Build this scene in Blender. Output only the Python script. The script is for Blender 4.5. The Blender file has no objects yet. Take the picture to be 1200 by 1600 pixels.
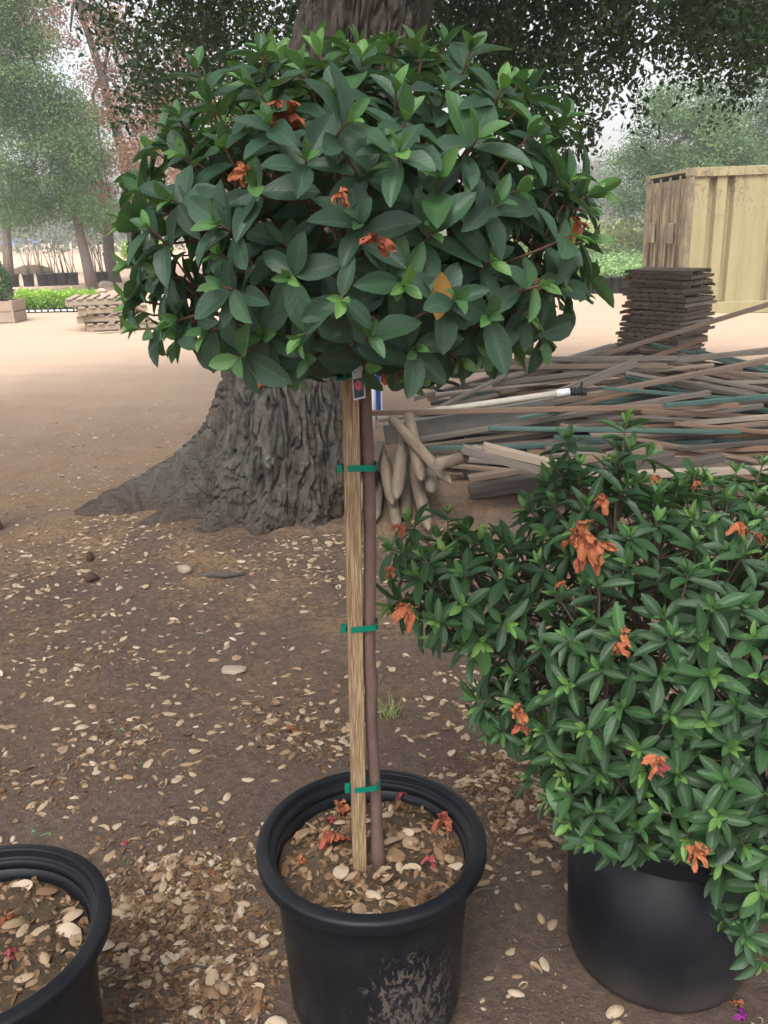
import bpy, bmesh, math, random
import numpy as np
from mathutils import Matrix, Vector, Euler

random.seed(7)
RNG = np.random.default_rng(11)
SC = bpy.context.scene
COL = SC.collection
R = math.radians

# ------------------------------------------------------------------ camera
F_PX, PITCH, ROLL, CAM_H = 1340.0, 18.4, -1.1, 1.5
CAMROT = Matrix.Rotation(R(90 - PITCH), 4, 'X') @ Matrix.Rotation(R(ROLL), 4, 'Z')
cam_d = bpy.data.cameras.new('camera')
cam = bpy.data.objects.new('camera', cam_d)
COL.objects.link(cam)
cam.matrix_world = Matrix.Translation((0, 0, CAM_H)) @ CAMROT
cam_d.sensor_fit = 'VERTICAL'
cam_d.lens = 30.0
cam_d.sensor_height = 30.0 * 1600 / F_PX
cam_d.clip_start, cam_d.clip_end = 0.05, 1500
SC.camera = cam

# ------------------------------------------------------------------ sky, sun, exposure
SUN_EL, SUN_AZ = 58.0, 200.0            # overcast: very soft sun, from behind the camera's left shoulder
world = bpy.data.worlds.new('World')
SC.world = world
world.use_nodes = True
nt = world.node_tree
nt.nodes.clear()
out = nt.nodes.new('ShaderNodeOutputWorld')
bg = nt.nodes.new('ShaderNodeBackground')
sky = nt.nodes.new('ShaderNodeTexSky')
sky.sky_type = 'NISHITA'
sky.sun_disc = False
sky.sun_elevation = R(SUN_EL)
sky.sun_rotation = R(SUN_AZ)
sky.air_density, sky.dust_density, sky.ozone_density = 1.0, 6.0, 1.0
hs = nt.nodes.new('ShaderNodeHueSaturation')
hs.inputs['Saturation'].default_value = 0.22
nt.links.new(sky.outputs[0], hs.inputs['Color'])
nt.links.new(hs.outputs[0], bg.inputs[0])
bg.inputs[1].default_value = 0.15
nt.links.new(bg.outputs[0], out.inputs[0])
sun_d = bpy.data.lights.new('sun', 'SUN')
sun = bpy.data.objects.new('sun', sun_d)
COL.objects.link(sun)
sun_d.energy = 1.2
sun_d.angle = R(25)
sun_d.color = (1.0, 0.97, 0.93)
az = R(SUN_AZ)
sdir = Vector((math.sin(az) * math.cos(R(SUN_EL)), math.cos(az) * math.cos(R(SUN_EL)), math.sin(R(SUN_EL))))
sun.rotation_euler = sdir.to_track_quat('Z', 'Y').to_euler()
sun.location = sdir * 30
SC.view_settings.view_transform = 'Standard'
SC.view_settings.look = 'None'
SC.view_settings.gamma = 1.0
SC.view_settings.use_curve_mapping = False
SC.view_settings.exposure = 1.28
SC.cycles.max_bounces = 6
SC.cycles.transparent_max_bounces = 6
SC.cycles.volume_bounces = 1
SC.cycles.use_denoising = True

# ------------------------------------------------------------------ pixel -> place helpers
def ray(px, py):
    d = CAMROT.to_3x3() @ Vector(((px - 600) / F_PX, -(py - 800) / F_PX, -1))
    return d
def at_y(px, py, Y):
    d = ray(px, py); t = Y / d.y
    return Vector((0, 0, CAM_H)) + d * t
def at_z(px, py, z=0.0):
    d = ray(px, py); t = (z - CAM_H) / d.z
    return Vector((0, 0, CAM_H)) + d * t

# ------------------------------------------------------------------ noise
def _h(ix, iy, iz, s):
    n = (ix.astype(np.int64) * 374761393 + iy.astype(np.int64) * 668265263 + iz.astype(np.int64) * 1274126177 + s * 144665) & 0xffffffff
    n = ((n ^ (n >> 13)) * 1274126177) & 0xffffffff
    n = ((n ^ (n >> 16)) * 2246822519) & 0xffffffff
    return ((n ^ (n >> 15)) & 0xffffff) / float(0xffffff)
def vnoise(x, y, z=None, s=0):
    x = np.asarray(x, float); y = np.asarray(y, float)
    z = np.zeros_like(x) if z is None else np.asarray(z, float)
    ix, iy, iz = np.floor(x), np.floor(y), np.floor(z)
    fx, fy, fz = x - ix, y - iy, z - iz
    fx, fy, fz = (f * f * (3 - 2 * f) for f in (fx, fy, fz))
    ix, iy, iz = ix.astype(np.int64), iy.astype(np.int64), iz.astype(np.int64)
    r = 0
    for a in (0, 1):
        for b in (0, 1):
            for c in (0, 1):
                w = (fx if a else 1 - fx) * (fy if b else 1 - fy) * (fz if c else 1 - fz)
                r = r + w * _h(ix + a, iy + b, iz + c, s)
    return r
def fbm(x, y, z=None, o=4, s=0):
    r, a, f, t = 0, 1.0, 1.0, 0
    for i in range(o):
        r = r + a * vnoise(np.asarray(x) * f, np.asarray(y) * f, None if z is None else np.asarray(z) * f, s + i * 17)
        t += a; a *= .5; f *= 2.03
    return r / t
def sstep(a, b, x):
    t = np.clip((np.asarray(x, float) - a) / (b - a), 0, 1)
    return t * t * (3 - 2 * t)

# ------------------------------------------------------------------ object helpers
def tag(o, label=None, cat=None, group=None, kind=None):
    if label: o['label'] = label
    if cat: o['category'] = cat
    if group: o['group'] = group
    if kind: o['kind'] = kind
    return o
def link(name, me, mat=None, parent=None, M=None):
    o = bpy.data.objects.new(name, me)
    COL.objects.link(o)
    if mat is not None and me is not None and not me.materials:
        me.materials.append(mat)
    if parent: o.parent = parent
    if M is not None: o.matrix_local = M
    return o
def empty(name, loc=(0, 0, 0), rz=0.0):
    o = bpy.data.objects.new(name, None)
    COL.objects.link(o)
    o.empty_display_size = .1
    o.location = loc
    o.rotation_euler = (0, 0, rz)
    return o
def copy_tree(o, parent=None):
    c = o.copy(); COL.objects.link(c)
    if parent: c.parent = parent
    for ch in list(o.children): copy_tree(ch, c)
    return c
def mesh_quads(name, V, Q, luv=None, smooth=True):
    V = np.ascontiguousarray(V, dtype=np.float32); Q = np.ascontiguousarray(Q, dtype=np.int32)
    me = bpy.data.meshes.new(name)
    k = Q.shape[1]
    me.vertices.add(len(V)); me.vertices.foreach_set('co', V.ravel())
    me.loops.add(Q.size); me.loops.foreach_set('vertex_index', Q.ravel())
    me.polygons.add(len(Q))
    me.polygons.foreach_set('loop_start', np.arange(0, Q.size, k, dtype=np.int32))
    me.polygons.foreach_set('use_smooth', np.full(len(Q), smooth))
    me.update(calc_edges=True)
    if luv is not None:
        a = me.attributes.new('luv', 'FLOAT_VECTOR', 'POINT')
        a.data.foreach_set('vector', np.ascontiguousarray(luv, dtype=np.float32).ravel())
    me.validate()
    return me
class MB:
    """collects simple solids for ONE part"""
    def __init__(s): s.v, s.f = [], []
    def add(s, vs, fs):
        o = len(s.v); s.v += [tuple(v) for v in vs]; s.f += [tuple(i + o for i in f) for f in fs]; return s
    def box(s, c, d, M=None):
        x, y, z = d[0] / 2, d[1] / 2, d[2] / 2
        vs = [Vector((sx * x, sy * y, sz * z)) for sx in (-1, 1) for sy in (-1, 1) for sz in (-1, 1)]
        if M is not None: vs = [M @ v for v in vs]
        vs = [v + Vector(c) for v in vs]
        return s.add(vs, [(0, 1, 3, 2), (4, 6, 7, 5), (0, 4, 5, 1), (2, 3, 7, 6), (0, 2, 6, 4), (1, 5, 7, 3)])
    def tube(s, pts, rad, n=8, cap=True):
        pts = [Vector(p) for p in pts]
        if not hasattr(rad, '__len__'): rad = [rad] * len(pts)
        base = len(s.v); u = None
        for i, p in enumerate(pts):
            d = (pts[min(i + 1, len(pts) - 1)] - pts[max(i - 1, 0)]).normalized()
            if u is None: u = d.orthogonal().normalized()
            u = (u - d * u.dot(d)).normalized(); w = d.cross(u)
            for k in range(n):
                a = 2 * math.pi * k / n
                s.v.append(tuple(p + (u * math.cos(a) + w * math.sin(a)) * rad[i]))
        for i in range(len(pts) - 1):
            for k in range(n):
                a, b = base + i * n + k, base + i * n + (k + 1) % n
                s.f.append((a, b, b + n, a + n))
        if cap:
            s.f.append(tuple(base + k for k in reversed(range(n))))
            e = base + (len(pts) - 1) * n
            s.f.append(tuple(e + k for k in range(n)))
        return s
    def lathe(s, prof, n=72, c=(0, 0, 0), closed=False):
        base = len(s.v)
        for (r, z) in prof:
            for k in range(n):
                a = 2 * math.pi * k / n
                s.v.append((c[0] + r * math.cos(a), c[1] + r * math.sin(a), c[2] + z))
        m = len(prof)
        for i in range(m if closed else m - 1):
            j = (i + 1) % m
            for k in range(n):
                s.f.append((base + i * n + k, base + i * n + (k + 1) % n, base + j * n + (k + 1) % n, base + j * n + k))
        return s
    def build(s, name, mat, parent=None, smooth=False, bevel=0, M=None):
        me = bpy.data.meshes.new(name)
        me.from_pydata(s.v, [], s.f); me.update()
        if bevel or smooth:
            bm = bmesh.new(); bm.from_mesh(me)
            if bevel:
                bmesh.ops.bevel(bm, geom=list(bm.edges), offset=bevel, segments=1, affect='EDGES', profile=.5)
            bmesh.ops.recalc_face_normals(bm, faces=list(bm.faces))
            for f in bm.faces: f.smooth = smooth
            bm.to_mesh(me); bm.free()
        return link(name, me, mat, parent, M)

# ------------------------------------------------------------------ materials
class NT:
    def __init__(s, name, rough=.8, spec=.3):
        s.m = bpy.data.materials.new(name); s.m.use_nodes = True
        s.t = s.m.node_tree; s.b = s.t.nodes['Principled BSDF']
        s.b.inputs['Roughness'].default_value = rough
        s.b.inputs['Specular IOR Level'].default_value = spec
    def n(s, typ, **kw):
        nd = s.t.nodes.new(typ)
        for k, v in kw.items():
            if k.startswith('i_'):
                key = k[2:].replace('_', ' ')
                nd.inputs[int(key) if key.isdigit() else key].default_value = v
            else: setattr(nd, k, v)
        return nd
    def l(s, a, b): s.t.links.new(a, b)
    def noise(s, scale, detail=4, vec=None, rough=.55, dist=0):
        nd = s.n('ShaderNodeTexNoise'); nd.inputs['Scale'].default_value = scale
        nd.inputs['Detail'].default_value = detail; nd.inputs['Roughness'].default_value = rough
        nd.inputs['Distortion'].default_value = dist
        if vec is not None: s.l(vec, nd.inputs['Vector'])
        return nd.outputs['Fac']
    def coord(s, kind='Object', scale=None, rot=None):
        o = s.n('ShaderNodeTexCoord').outputs[kind]
        if scale is not None or rot is not None:
            mp = s.n('ShaderNodeMapping')
            if scale is not None: mp.inputs['Scale'].default_value = scale
            if rot is not None: mp.inputs['Rotation'].default_value = rot
            s.l(o, mp.inputs['Vector']); o = mp.outputs[0]
        return o
    def ramp(s, fac, stops):
        r = s.n('ShaderNodeValToRGB'); e = r.color_ramp.elements
        while len(e) < len(stops): e.new(.5)
        for i, (p, c) in enumerate(stops):
            e[i].position = p
            e[i].color = (*c, 1) if hasattr(c, '__len__') else (c, c, c, 1)
        s.l(fac, r.inputs[0]); return r.outputs[0]
    def mix(s, fac, a, b, typ='MIX'):
        m = s.n('ShaderNodeMix', data_type='RGBA', blend_type=typ)
        for sock, v in ((m.inputs[0], fac), (m.inputs[6], a), (m.inputs[7], b)):
            if hasattr(v, 'is_output') or isinstance(v, bpy.types.NodeSocket): s.l(v, sock)
            elif hasattr(v, '__len__'): sock.default_value = (*v, 1) if len(v) == 3 else v
            else: sock.default_value = v
        return m.outputs[2]
    def math(s, op, a, b=None, clamp=False):
        m = s.n('ShaderNodeMath', operation=op, use_clamp=clamp)
        for i, v in enumerate((a, b)):
            if v is None: continue
            if isinstance(v, bpy.types.NodeSocket): s.l(v, m.inputs[i])
            else: m.inputs[i].default_value = v
        return m.outputs[0]
    def bump(s, h, strength=.5, dist=.01):
        b = s.n('ShaderNodeBump'); b.inputs['Strength'].default_value = strength
        b.inputs['Distance'].default_value = dist
        s.l(h, b.inputs['Height']); s.l(b.outputs[0], s.b.inputs['Normal'])
    def col(s, c):
        if isinstance(c, bpy.types.NodeSocket): s.l(c, s.b.inputs['Base Color'])
        else: s.b.inputs['Base Color'].default_value = (*c, 1)
    def rnd(s): return s.n('ShaderNodeObjectInfo').outputs['Random']

def plain(name, c, rough=.7, var=.25, scale=30, spec=.3, bump=0):
    t = NT(name, rough, spec)
    f = t.noise(scale, 5, t.coord())
    t.col(t.mix(f, [x * (1 - var) for x in c], [min(1, x * (1 + var)) for x in c]))
    if bump: t.bump(f, bump, .004)
    return t.m

def leaf_mat(name, stops, rough=.42, transl=.22, spec=.35, vein=(.18, .26, .10)):
    t = NT(name, rough, spec)
    at = t.n('ShaderNodeAttribute', attribute_name='luv')
    sp = t.n('ShaderNodeSeparateXYZ'); t.l(at.outputs['Vector'], sp.inputs[0])
    nz = t.noise(9, 3, t.coord())
    c = t.ramp(sp.outputs[2], stops)
    c = t.mix(t.math('MULTIPLY', nz, .55), c, t.mix(.5, c, (.03, .06, .035)))
    ab = t.math('ABSOLUTE', sp.outputs[1])
    v = t.math('SUBTRACT', 1.0, t.math('MULTIPLY', ab, 9.0), clamp=True)
    c = t.mix(t.math('MULTIPLY', v, .30), c, vein)
    t.col(c)
    # side veins as fine relief
    w = t.math('SINE', t.math('ADD', t.math('MULTIPLY', sp.outputs[0], 44.0), t.math('MULTIPLY', ab, -11.0)))
    t.bump(t.math('ADD', t.math('MULTIPLY', w, .3), t.math('MULTIPLY', v, -.8)), .22, .0015)
    tr = t.n('ShaderNodeBsdfTranslucent'); t.l(t.mix(.35, c, (.25, .5, .05)), tr.inputs[0])
    ms = t.n('ShaderNodeMixShader'); ms.inputs[0].default_value = transl
    t.l(t.b.outputs[0], ms.inputs[1]); t.l(tr.outputs[0], ms.inputs[2])
    t.l(ms.outputs[0], t.t.nodes['Material Output'].inputs[0])
    return t.m
def far_leaf_mat(name, a, b, transl=.25):
    t = NT(name, .6, .25)
    at = t.n('ShaderNodeAttribute', attribute_name='luv')
    sp = t.n('ShaderNodeSeparateXYZ'); t.l(at.outputs['Vector'], sp.inputs[0])
    c = t.mix(sp.outputs[2], a, b); t.col(c)
    tr = t.n('ShaderNodeBsdfTranslucent'); t.l(c, tr.inputs[0])
    ms = t.n('ShaderNodeMixShader'); ms.inputs[0].default_value = transl
    t.l(t.b.outputs[0], ms.inputs[1]); t.l(tr.outputs[0], ms.inputs[2])
    t.l(ms.outputs[0], t.t.nodes['Material Output'].inputs[0])
    return t.m

def wood_mat(name, a, b, grain=(3, 60, 60), rough=.85, objvar=.5, tint=None):
    t = NT(name, rough, .2)
    co = t.coord('Object', grain)
    f = t.noise(1.0, 6, co, .65, .6)
    c = t.mix(t.ramp(f, [(.3, 0.0), (.7, 1.0)]), a, b)
    r = t.rnd()
    c = t.mix(t.math('MULTIPLY', r, objvar), c, tint or (.28, .25, .22))
    g = t.noise(4, 3, t.coord())
    c = t.mix(t.math('MULTIPLY', g, .35), c, (.10, .085, .07))
    t.col(c); t.bump(f, .5, .003)
    return t.m

M = {}
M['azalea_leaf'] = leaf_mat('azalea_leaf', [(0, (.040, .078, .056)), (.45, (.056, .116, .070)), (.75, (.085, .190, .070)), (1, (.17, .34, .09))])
M['bush_leaf'] = leaf_mat('bush_leaf', [(0, (.034, .075, .034)), (.45, (.050, .118, .045)), (.75, (.085, .20, .060)), (1, (.20, .36, .09))], rough=.38, spec=.4)
M['oak_leaf'] = far_leaf_mat('oak_leaf', (.032, .066, .028), (.085, .155, .055), .28)
M['oak_leaf_far'] = far_leaf_mat('oak_leaf_far', (.036, .080, .036), (.11, .20, .075))
M['dead_leaf_far'] = far_leaf_mat('dead_leaf_far', (.20, .10, .065), (.42, .25, .16))
M['willow_leaf'] = far_leaf_mat('willow_leaf', (.045, .105, .038), (.125, .235, .085))
M['crop_leaf'] = far_leaf_mat('crop_leaf', (.09, .18, .07), (.22, .34, .13))
M['tall_grass'] = far_leaf_mat('tall_grass', (.20, .27, .09), (.38, .42, .17))
M['lime_leaf'] = far_leaf_mat('lime_leaf', (.13, .28, .03), (.32, .52, .08))
M['far_wood'] = far_leaf_mat('far_wood', (.07, .10, .06), (.13, .16, .10))

def litter_mat():
    t = NT('dry_leaf', .75, .2)
    at = t.n('ShaderNodeAttribute', attribute_name='luv')
    sp = t.n('ShaderNodeSeparateXYZ'); t.l(at.outputs['Vector'], sp.inputs[0])
    c = t.ramp(sp.outputs[2], [(0, (.13, .072, .038)), (.25, (.25, .155, .09)), (.5, (.40, .285, .185)), (.8, (.50, .385, .27)), (1, (.58, .48, .37))])
    n = t.noise(60, 4, t.coord())
    c = t.mix(t.math('MULTIPLY', n, .6), c, t.mix(.6, c, (.16, .09, .05)))
    t.col(c); t.bump(n, .35, .002)
    return t.m
M['litter'] = litter_mat()
M['green_litter'] = plain('green_litter', (.12, .25, .12), .5, .2, 40)

def ground_mat():
    t = NT('earth', .95, .1)
    co = t.coord('Object')
    sp = t.n('ShaderNodeSeparateXYZ'); t.l(co, sp.inputs[0])
    big = t.noise(.55, 5, co, .6)
    mid = t.noise(3.2, 6, co, .65)
    fine = t.noise(38, 7, co, .7)
    grit = t.noise(170, 4, co, .7)
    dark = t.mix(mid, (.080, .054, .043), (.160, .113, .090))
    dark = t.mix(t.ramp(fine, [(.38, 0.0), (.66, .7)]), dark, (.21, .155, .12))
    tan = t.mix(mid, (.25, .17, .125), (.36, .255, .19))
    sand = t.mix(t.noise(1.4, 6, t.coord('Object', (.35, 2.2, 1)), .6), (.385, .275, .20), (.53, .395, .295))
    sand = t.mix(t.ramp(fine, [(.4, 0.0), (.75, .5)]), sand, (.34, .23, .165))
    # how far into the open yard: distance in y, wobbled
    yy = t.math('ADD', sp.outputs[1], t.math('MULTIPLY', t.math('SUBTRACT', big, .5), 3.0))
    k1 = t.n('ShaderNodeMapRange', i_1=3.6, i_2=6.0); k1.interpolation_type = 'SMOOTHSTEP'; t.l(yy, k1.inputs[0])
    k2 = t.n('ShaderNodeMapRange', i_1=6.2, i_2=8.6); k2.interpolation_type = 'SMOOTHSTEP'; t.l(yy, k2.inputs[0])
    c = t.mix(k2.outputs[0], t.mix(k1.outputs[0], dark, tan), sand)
    # patches of crumbled orange-brown leaf dust under the oak
    pm = t.ramp(t.math('MULTIPLY', t.noise(1.5, 5, co, .65), t.ramp(t.noise(45, 3, co), [(.3, .75), (.6, 1.15)])), [(.5, 0.0), (.62, 1.0)])
    k3 = t.n('ShaderNodeMapRange', i_1=2.2, i_2=3.6); t.l(sp.outputs[1], k3.inputs[0])
    k4 = t.n('ShaderNodeMapRange', i_1=7.5, i_2=5.5); t.l(sp.outputs[1], k4.inputs[0])
    f = t.math('MULTIPLY', pm, t.math('MULTIPLY', k3.outputs[0], k4.outputs[0]))
    c = t.mix(t.math('MULTIPLY', f, .7), c, (.34, .215, .115))
    c = t.mix(t.math('MULTIPLY', t.ramp(grit, [(.55, 0.0), (.75, 1.0)]), .35), c, (.42, .33, .26))
    t.col(c)
    h = t.math('ADD', t.math('MULTIPLY', fine, 1.0), t.math('MULTIPLY', grit, .35))
    t.bump(h, 1.0, .018)
    return t.m
M['earth'] = ground_mat()

def soil_mat():
    t = NT('potting_soil', .95, .1); co = t.coord()
    f = t.noise(55, 6, co, .7); g = t.noise(12, 4, co)
    c = t.mix(f, (.030, .021, .015), (.13, .092, .062))
    c = t.mix(t.ramp(g, [(.45, 0.0), (.7, .6)]), c, (.13, .098, .058))
    t.col(c); t.bump(f, 1.0, .01); return t.m
M['soil'] = soil_mat()

def bark_mat():
    t = NT('oak_bark', .92, .12)
    co = t.coord('Object', (14, 14, 2.6))
    f = t.noise(1.0, 8, co, .68, .8)
    g = t.noise(2.2, 5, t.coord())
    fine = t.noise(60, 5, t.coord('Object', (1, 1, .35)), .7)
    c = t.mix(t.ramp(f, [(.32, 0.0), (.68, 1.0)]), (.080, .068, .060), (.235, .212, .19))
    c = t.mix(t.ramp(g, [(.42, 0.0), (.66, .6)]), c, (.13, .095, .075))
    at = t.n('ShaderNodeAttribute', attribute_name='luv')
    sp = t.n('ShaderNodeSeparateXYZ'); t.l(at.outputs['Vector'], sp.inputs[0])
    c = t.mix(sp.outputs[0], c, t.mix(fine, (.16, .075, .03), (.40, .22, .10)))      # bared wood in the scar
    c = t.mix(sp.outputs[1], c, (.85, .16, .03))                                      # orange paint dab
    c = t.mix(sp.outputs[2], c, t.mix(fine, (.26, .24, .23), (.40, .38, .37)))        # pale knob
    dz = t.n('ShaderNodeSeparateXYZ'); t.l(t.coord(), dz.inputs[0])
    mr = t.n('ShaderNodeMapRange', i_1=.22, i_2=.0); t.l(t.math('ADD', dz.outputs[2], t.math('MULTIPLY', t.math('SUBTRACT', g, .5), .3)), mr.inputs[0])
    c = t.mix(t.math('MULTIPLY', mr.outputs[0], .6), c, (.15, .105, .08))           # dust splashed on the foot
    t.col(c)
    t.bump(t.math('ADD', f, t.math('MULTIPLY', fine, .6)), 1.0, .05)
    return t.m
M['bark'] = bark_mat()
M['bark_far'] = plain('bark_far', (.11, .085, .075), .95, .35, 6)
M['twig'] = plain('twig', (.17, .085, .055), .8, .35, 60)
M['stem'] = plain('stem', (.155, .098, .082), .85, .35, 45, bump=.6)
M['bush_twig'] = plain('bush_twig', (.14, .095, .075), .85, .35, 60)

def black_plastic(name, splash=False):
    t = NT(name, .42, .22); co = t.coord()
    n = t.noise(5, 4, co); s = t.noise(90, 5, t.coord('Object', (1, 1, .22)), .7)
    c = t.mix(n, (.006, .007, .010), (.012, .0135, .018))
    dustf = t.ramp(t.noise(3.5, 5, co, .65), [(.45, 0.0), (.75, .35)])
    c = t.mix(dustf, c, (.06, .055, .052))
    sp = t.n('ShaderNodeSeparateXYZ'); t.l(co, sp.inputs[0])
    if splash:
        # mud splashes dried on one flank of the wall
        mx = t.n('ShaderNodeMapRange', i_1=.17, i_2=.03); t.l(t.math('ABSOLUTE', t.math('SUBTRACT', sp.outputs[0], .075)), mx.inputs[0])
        mz = t.n('ShaderNodeMapRange', i_1=.345, i_2=.20); t.l(sp.outputs[2], mz.inputs[0])
        k = t.math('MULTIPLY', mx.outputs[0], t.math('ADD', t.math('MULTIPLY', mz.outputs[0], .8), .12))
        s2 = t.noise(75, 6, t.coord('Object', (1, 1, .55)), .75, .8)
        sm = t.ramp(t.math('ADD', s2, t.math('MULTIPLY', t.math('SUBTRACT', k, .6), .20)), [(.54, 0.0), (.60, 1.0)])
        sm = t.math('MULTIPLY', sm, t.math('MULTIPLY', t.math('MINIMUM', t.math('MULTIPLY', k, 1.6), 1.0), .62))
        c = t.mix(sm, c, (.17, .135, .11))
    else:
        mz = t.n('ShaderNodeMapRange', i_1=.10, i_2=.0); t.l(sp.outputs[2], mz.inputs[0])
        c = t.mix(t.math('MULTIPLY', mz.outputs[0], t.math('MULTIPLY', n, .8)), c, (.13, .10, .085))
    t.col(c)
    t.l(t.ramp(dustf, [(0, .40), (.4, .8)]), t.b.inputs['Roughness'])
    t.bump(t.noise(140, 3, co), .08, .002)
    return t.m
M['black_pot'] = black_plastic('black_pot')
M['black_pot_mud'] = black_plastic('black_pot_mud', True)
M['black_far'] = plain('black_far', (.018, .018, .02), .5, .3, 5)

def stake_mat():
    t = NT('stake_wood', .8, .2)
    co = t.coord('Object', (1, 1, .035))
    w = t.n('ShaderNodeTexWave', wave_type='BANDS', bands_direction='X')
    w.inputs['Scale'].default_value = 52; w.inputs['Distortion'].default_value = 2.0
    w.inputs['Detail'].default_value = 3; w.inputs['Detail Scale'].default_value = 12
    t.l(co, w.inputs['Vector'])
    f = t.noise(9, 5, t.coord('Object', (14, 14, .8)), .6)
    c = t.mix(t.ramp(w.outputs['Fac'], [(.2, 0.0), (.6, 1.0)]), (.19, .115, .058), (.46, .335, .205))
    c = t.mix(t.math('MULTIPLY', f, .3), c, (.32, .235, .15))
    t.col(c); t.bump(w.outputs['Fac'], .35, .001); return t.m
M['stake'] = stake_mat()
M['tie'] = plain('tie', (.0, .17, .11), .4, .15, 80)
M['lumber_grey'] = wood_mat('lumber_grey', (.145, .118, .100), (.30, .255, .22))
M['lumber_brown'] = wood_mat('lumber_brown', (.17, .115, .085), (.33, .235, .17), tint=(.25, .20, .17))
M['lumber_red'] = wood_mat('lumber_red', (.19, .10, .066), (.36, .22, .14), tint=(.26, .19, .15))
M['lumber_pale'] = wood_mat('lumber_pale', (.33, .26, .19), (.52, .42, .32), tint=(.42, .36, .30))
M['lumber_dark'] = wood_mat('lumber_dark', (.055, .046, .042), (.13, .108, .095), tint=(.13, .11, .10))
M['lumber_green'] = wood_mat('lumber_green', (.055, .12, .105), (.10, .20, .17), tint=(.13, .19, .17))
M['tray_wood'] = wood_mat('tray_wood', (.075, .054, .043), (.24, .18, .14), (25, 25, 25), tint=(.20, .15, .12))
M['tray_pale'] = wood_mat('tray_pale', (.17, .13, .11), (.33, .27, .23), (25, 25, 25), tint=(.26, .22, .19))
M['pole_wood'] = wood_mat('pole_wood', (.17, .125, .09), (.36, .28, .205), (4, 24, 24), tint=(.22, .18, .14))
M['pallet_wood'] = wood_mat('pallet_wood', (.25, .185, .135), (.42, .33, .25), (8, 8, 8), tint=(.33, .27, .22))
M['pvc'] = plain('pvc', (.62, .56, .47), .45, .15, 12)
M['pvc_white'] = plain('pvc_white', (.78, .80, .82), .35, .08, 12)
M['grey_metal'] = plain('grey_metal', (.22, .20, .185), .6, .3, 9)
M['black_iron'] = plain('black_iron', (.03, .03, .032), .6, .3, 30)
M['blue_paint'] = plain('blue_paint', (.025, .085, .34), .45, .15, 8)
M['stone'] = plain('stone', (.36, .29, .23), .9, .3, 14, bump=.6)
M['clod'] = plain('clod', (.075, .045, .032), .95, .4, 60, bump=.8)
M['petal_dry'] = plain('petal_dry', (.40, .135, .060), .85, .5, 90)
M['petal_rust'] = plain('petal_rust', (.30, .085, .045), .85, .5, 70)
M['petal_pink'] = plain('petal_pink', (.36, .075, .085), .7, .4, 80)
M['petal_purple'] = plain('petal_purple', (.28, .03, .25), .6, .3, 80)
M['yellow_leaf'] = plain('yellow_leaf', (.26, .145, .035), .6, .4, 40)
M['tag_white'] = plain('tag_white', (.62, .66, .70), .35, .06, 20)
M['print_dark'] = plain('print_dark', (.06, .06, .07), .5, .1, 20)

def tag_picture():
    t = NT('tag_picture', .35, .4)
    co = t.coord()
    v = t.n('ShaderNodeTexVoronoi'); v.inputs['Scale'].default_value = 190; t.l(co, v.inputs['Vector'])
    ln = t.n('ShaderNodeVectorMath', operation='LENGTH'); 
    mp = t.n('ShaderNodeMapping'); mp.inputs['Location'].default_value = (0, 0, .012); mp.inputs['Scale'].default_value = (1.2, 0, 1)
    t.l(co, mp.inputs['Vector']); t.l(mp.outputs[0], ln.inputs[0])
    k = t.math('ADD', ln.outputs['Value'], t.math('MULTIPLY', t.noise(220, 3, co), .006))
    m = t.ramp(t.math('MULTIPLY', k, 60.0), [(.55, 1.0), (.68, 0.0)])
    c = t.mix(m, (.02, .045, .05), t.mix(v.outputs['Distance'], (.75, .16, .17), (.50, .05, .08)))
    t.col(c); return t.m
M['tag_picture'] = tag_picture()

def container_mat(name, grime):
    t = NT(name, .6, .3); co = t.coord()
    n = t.noise(1.2, 5, co, .6); st = t.noise(3.0, 5, t.coord('Object', (3.0, 3.0, .28)), .65)
    c = t.mix(n, (.24, .205, .105), (.305, .268, .150))
    c = t.mix(t.ramp(st, [(.45, 0.0), (.8, .55)]), c, (.15, .115, .065))
    sp = t.n('ShaderNodeSeparateXYZ'); t.l(co, sp.inputs[0])
    # dry vines and rust stains creeping from the roof edge and over the end wall
    vz = t.noise(2.3, 6, t.coord('Object', (1.6, 1.6, .9)), .6, 1.4)
    line = t.ramp(t.math('ABSOLUTE', t.math('SUBTRACT', vz, .5)), [(.006, 1.0), (.022, 0.0)])
    top = t.n('ShaderNodeMapRange', i_1=1.55, i_2=2.45); t.l(t.math('ADD', sp.outputs[2], t.math('MULTIPLY', n, .6)), top.inputs[0])
    k = t.math('MULTIPLY', line, top.outputs[0] if not grime else .8)
    c = t.mix(k, c, (.15, .10, .07))
    if grime:
        g = t.ramp(t.noise(4.5, 6, t.coord('Object', (1, 1.4, .5)), .7), [(.40, 0.0), (.56, .85)])
        c = t.mix(g, c, (.10, .078, .062))
    t.col(c); t.bump(n, .2, .02); return t.m
M['container'] = container_mat('container', False)
M['container_worn'] = container_mat('container_worn', True)
M['rust'] = plain('rust', (.09, .060, .042), .85, .4, 14)

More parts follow.
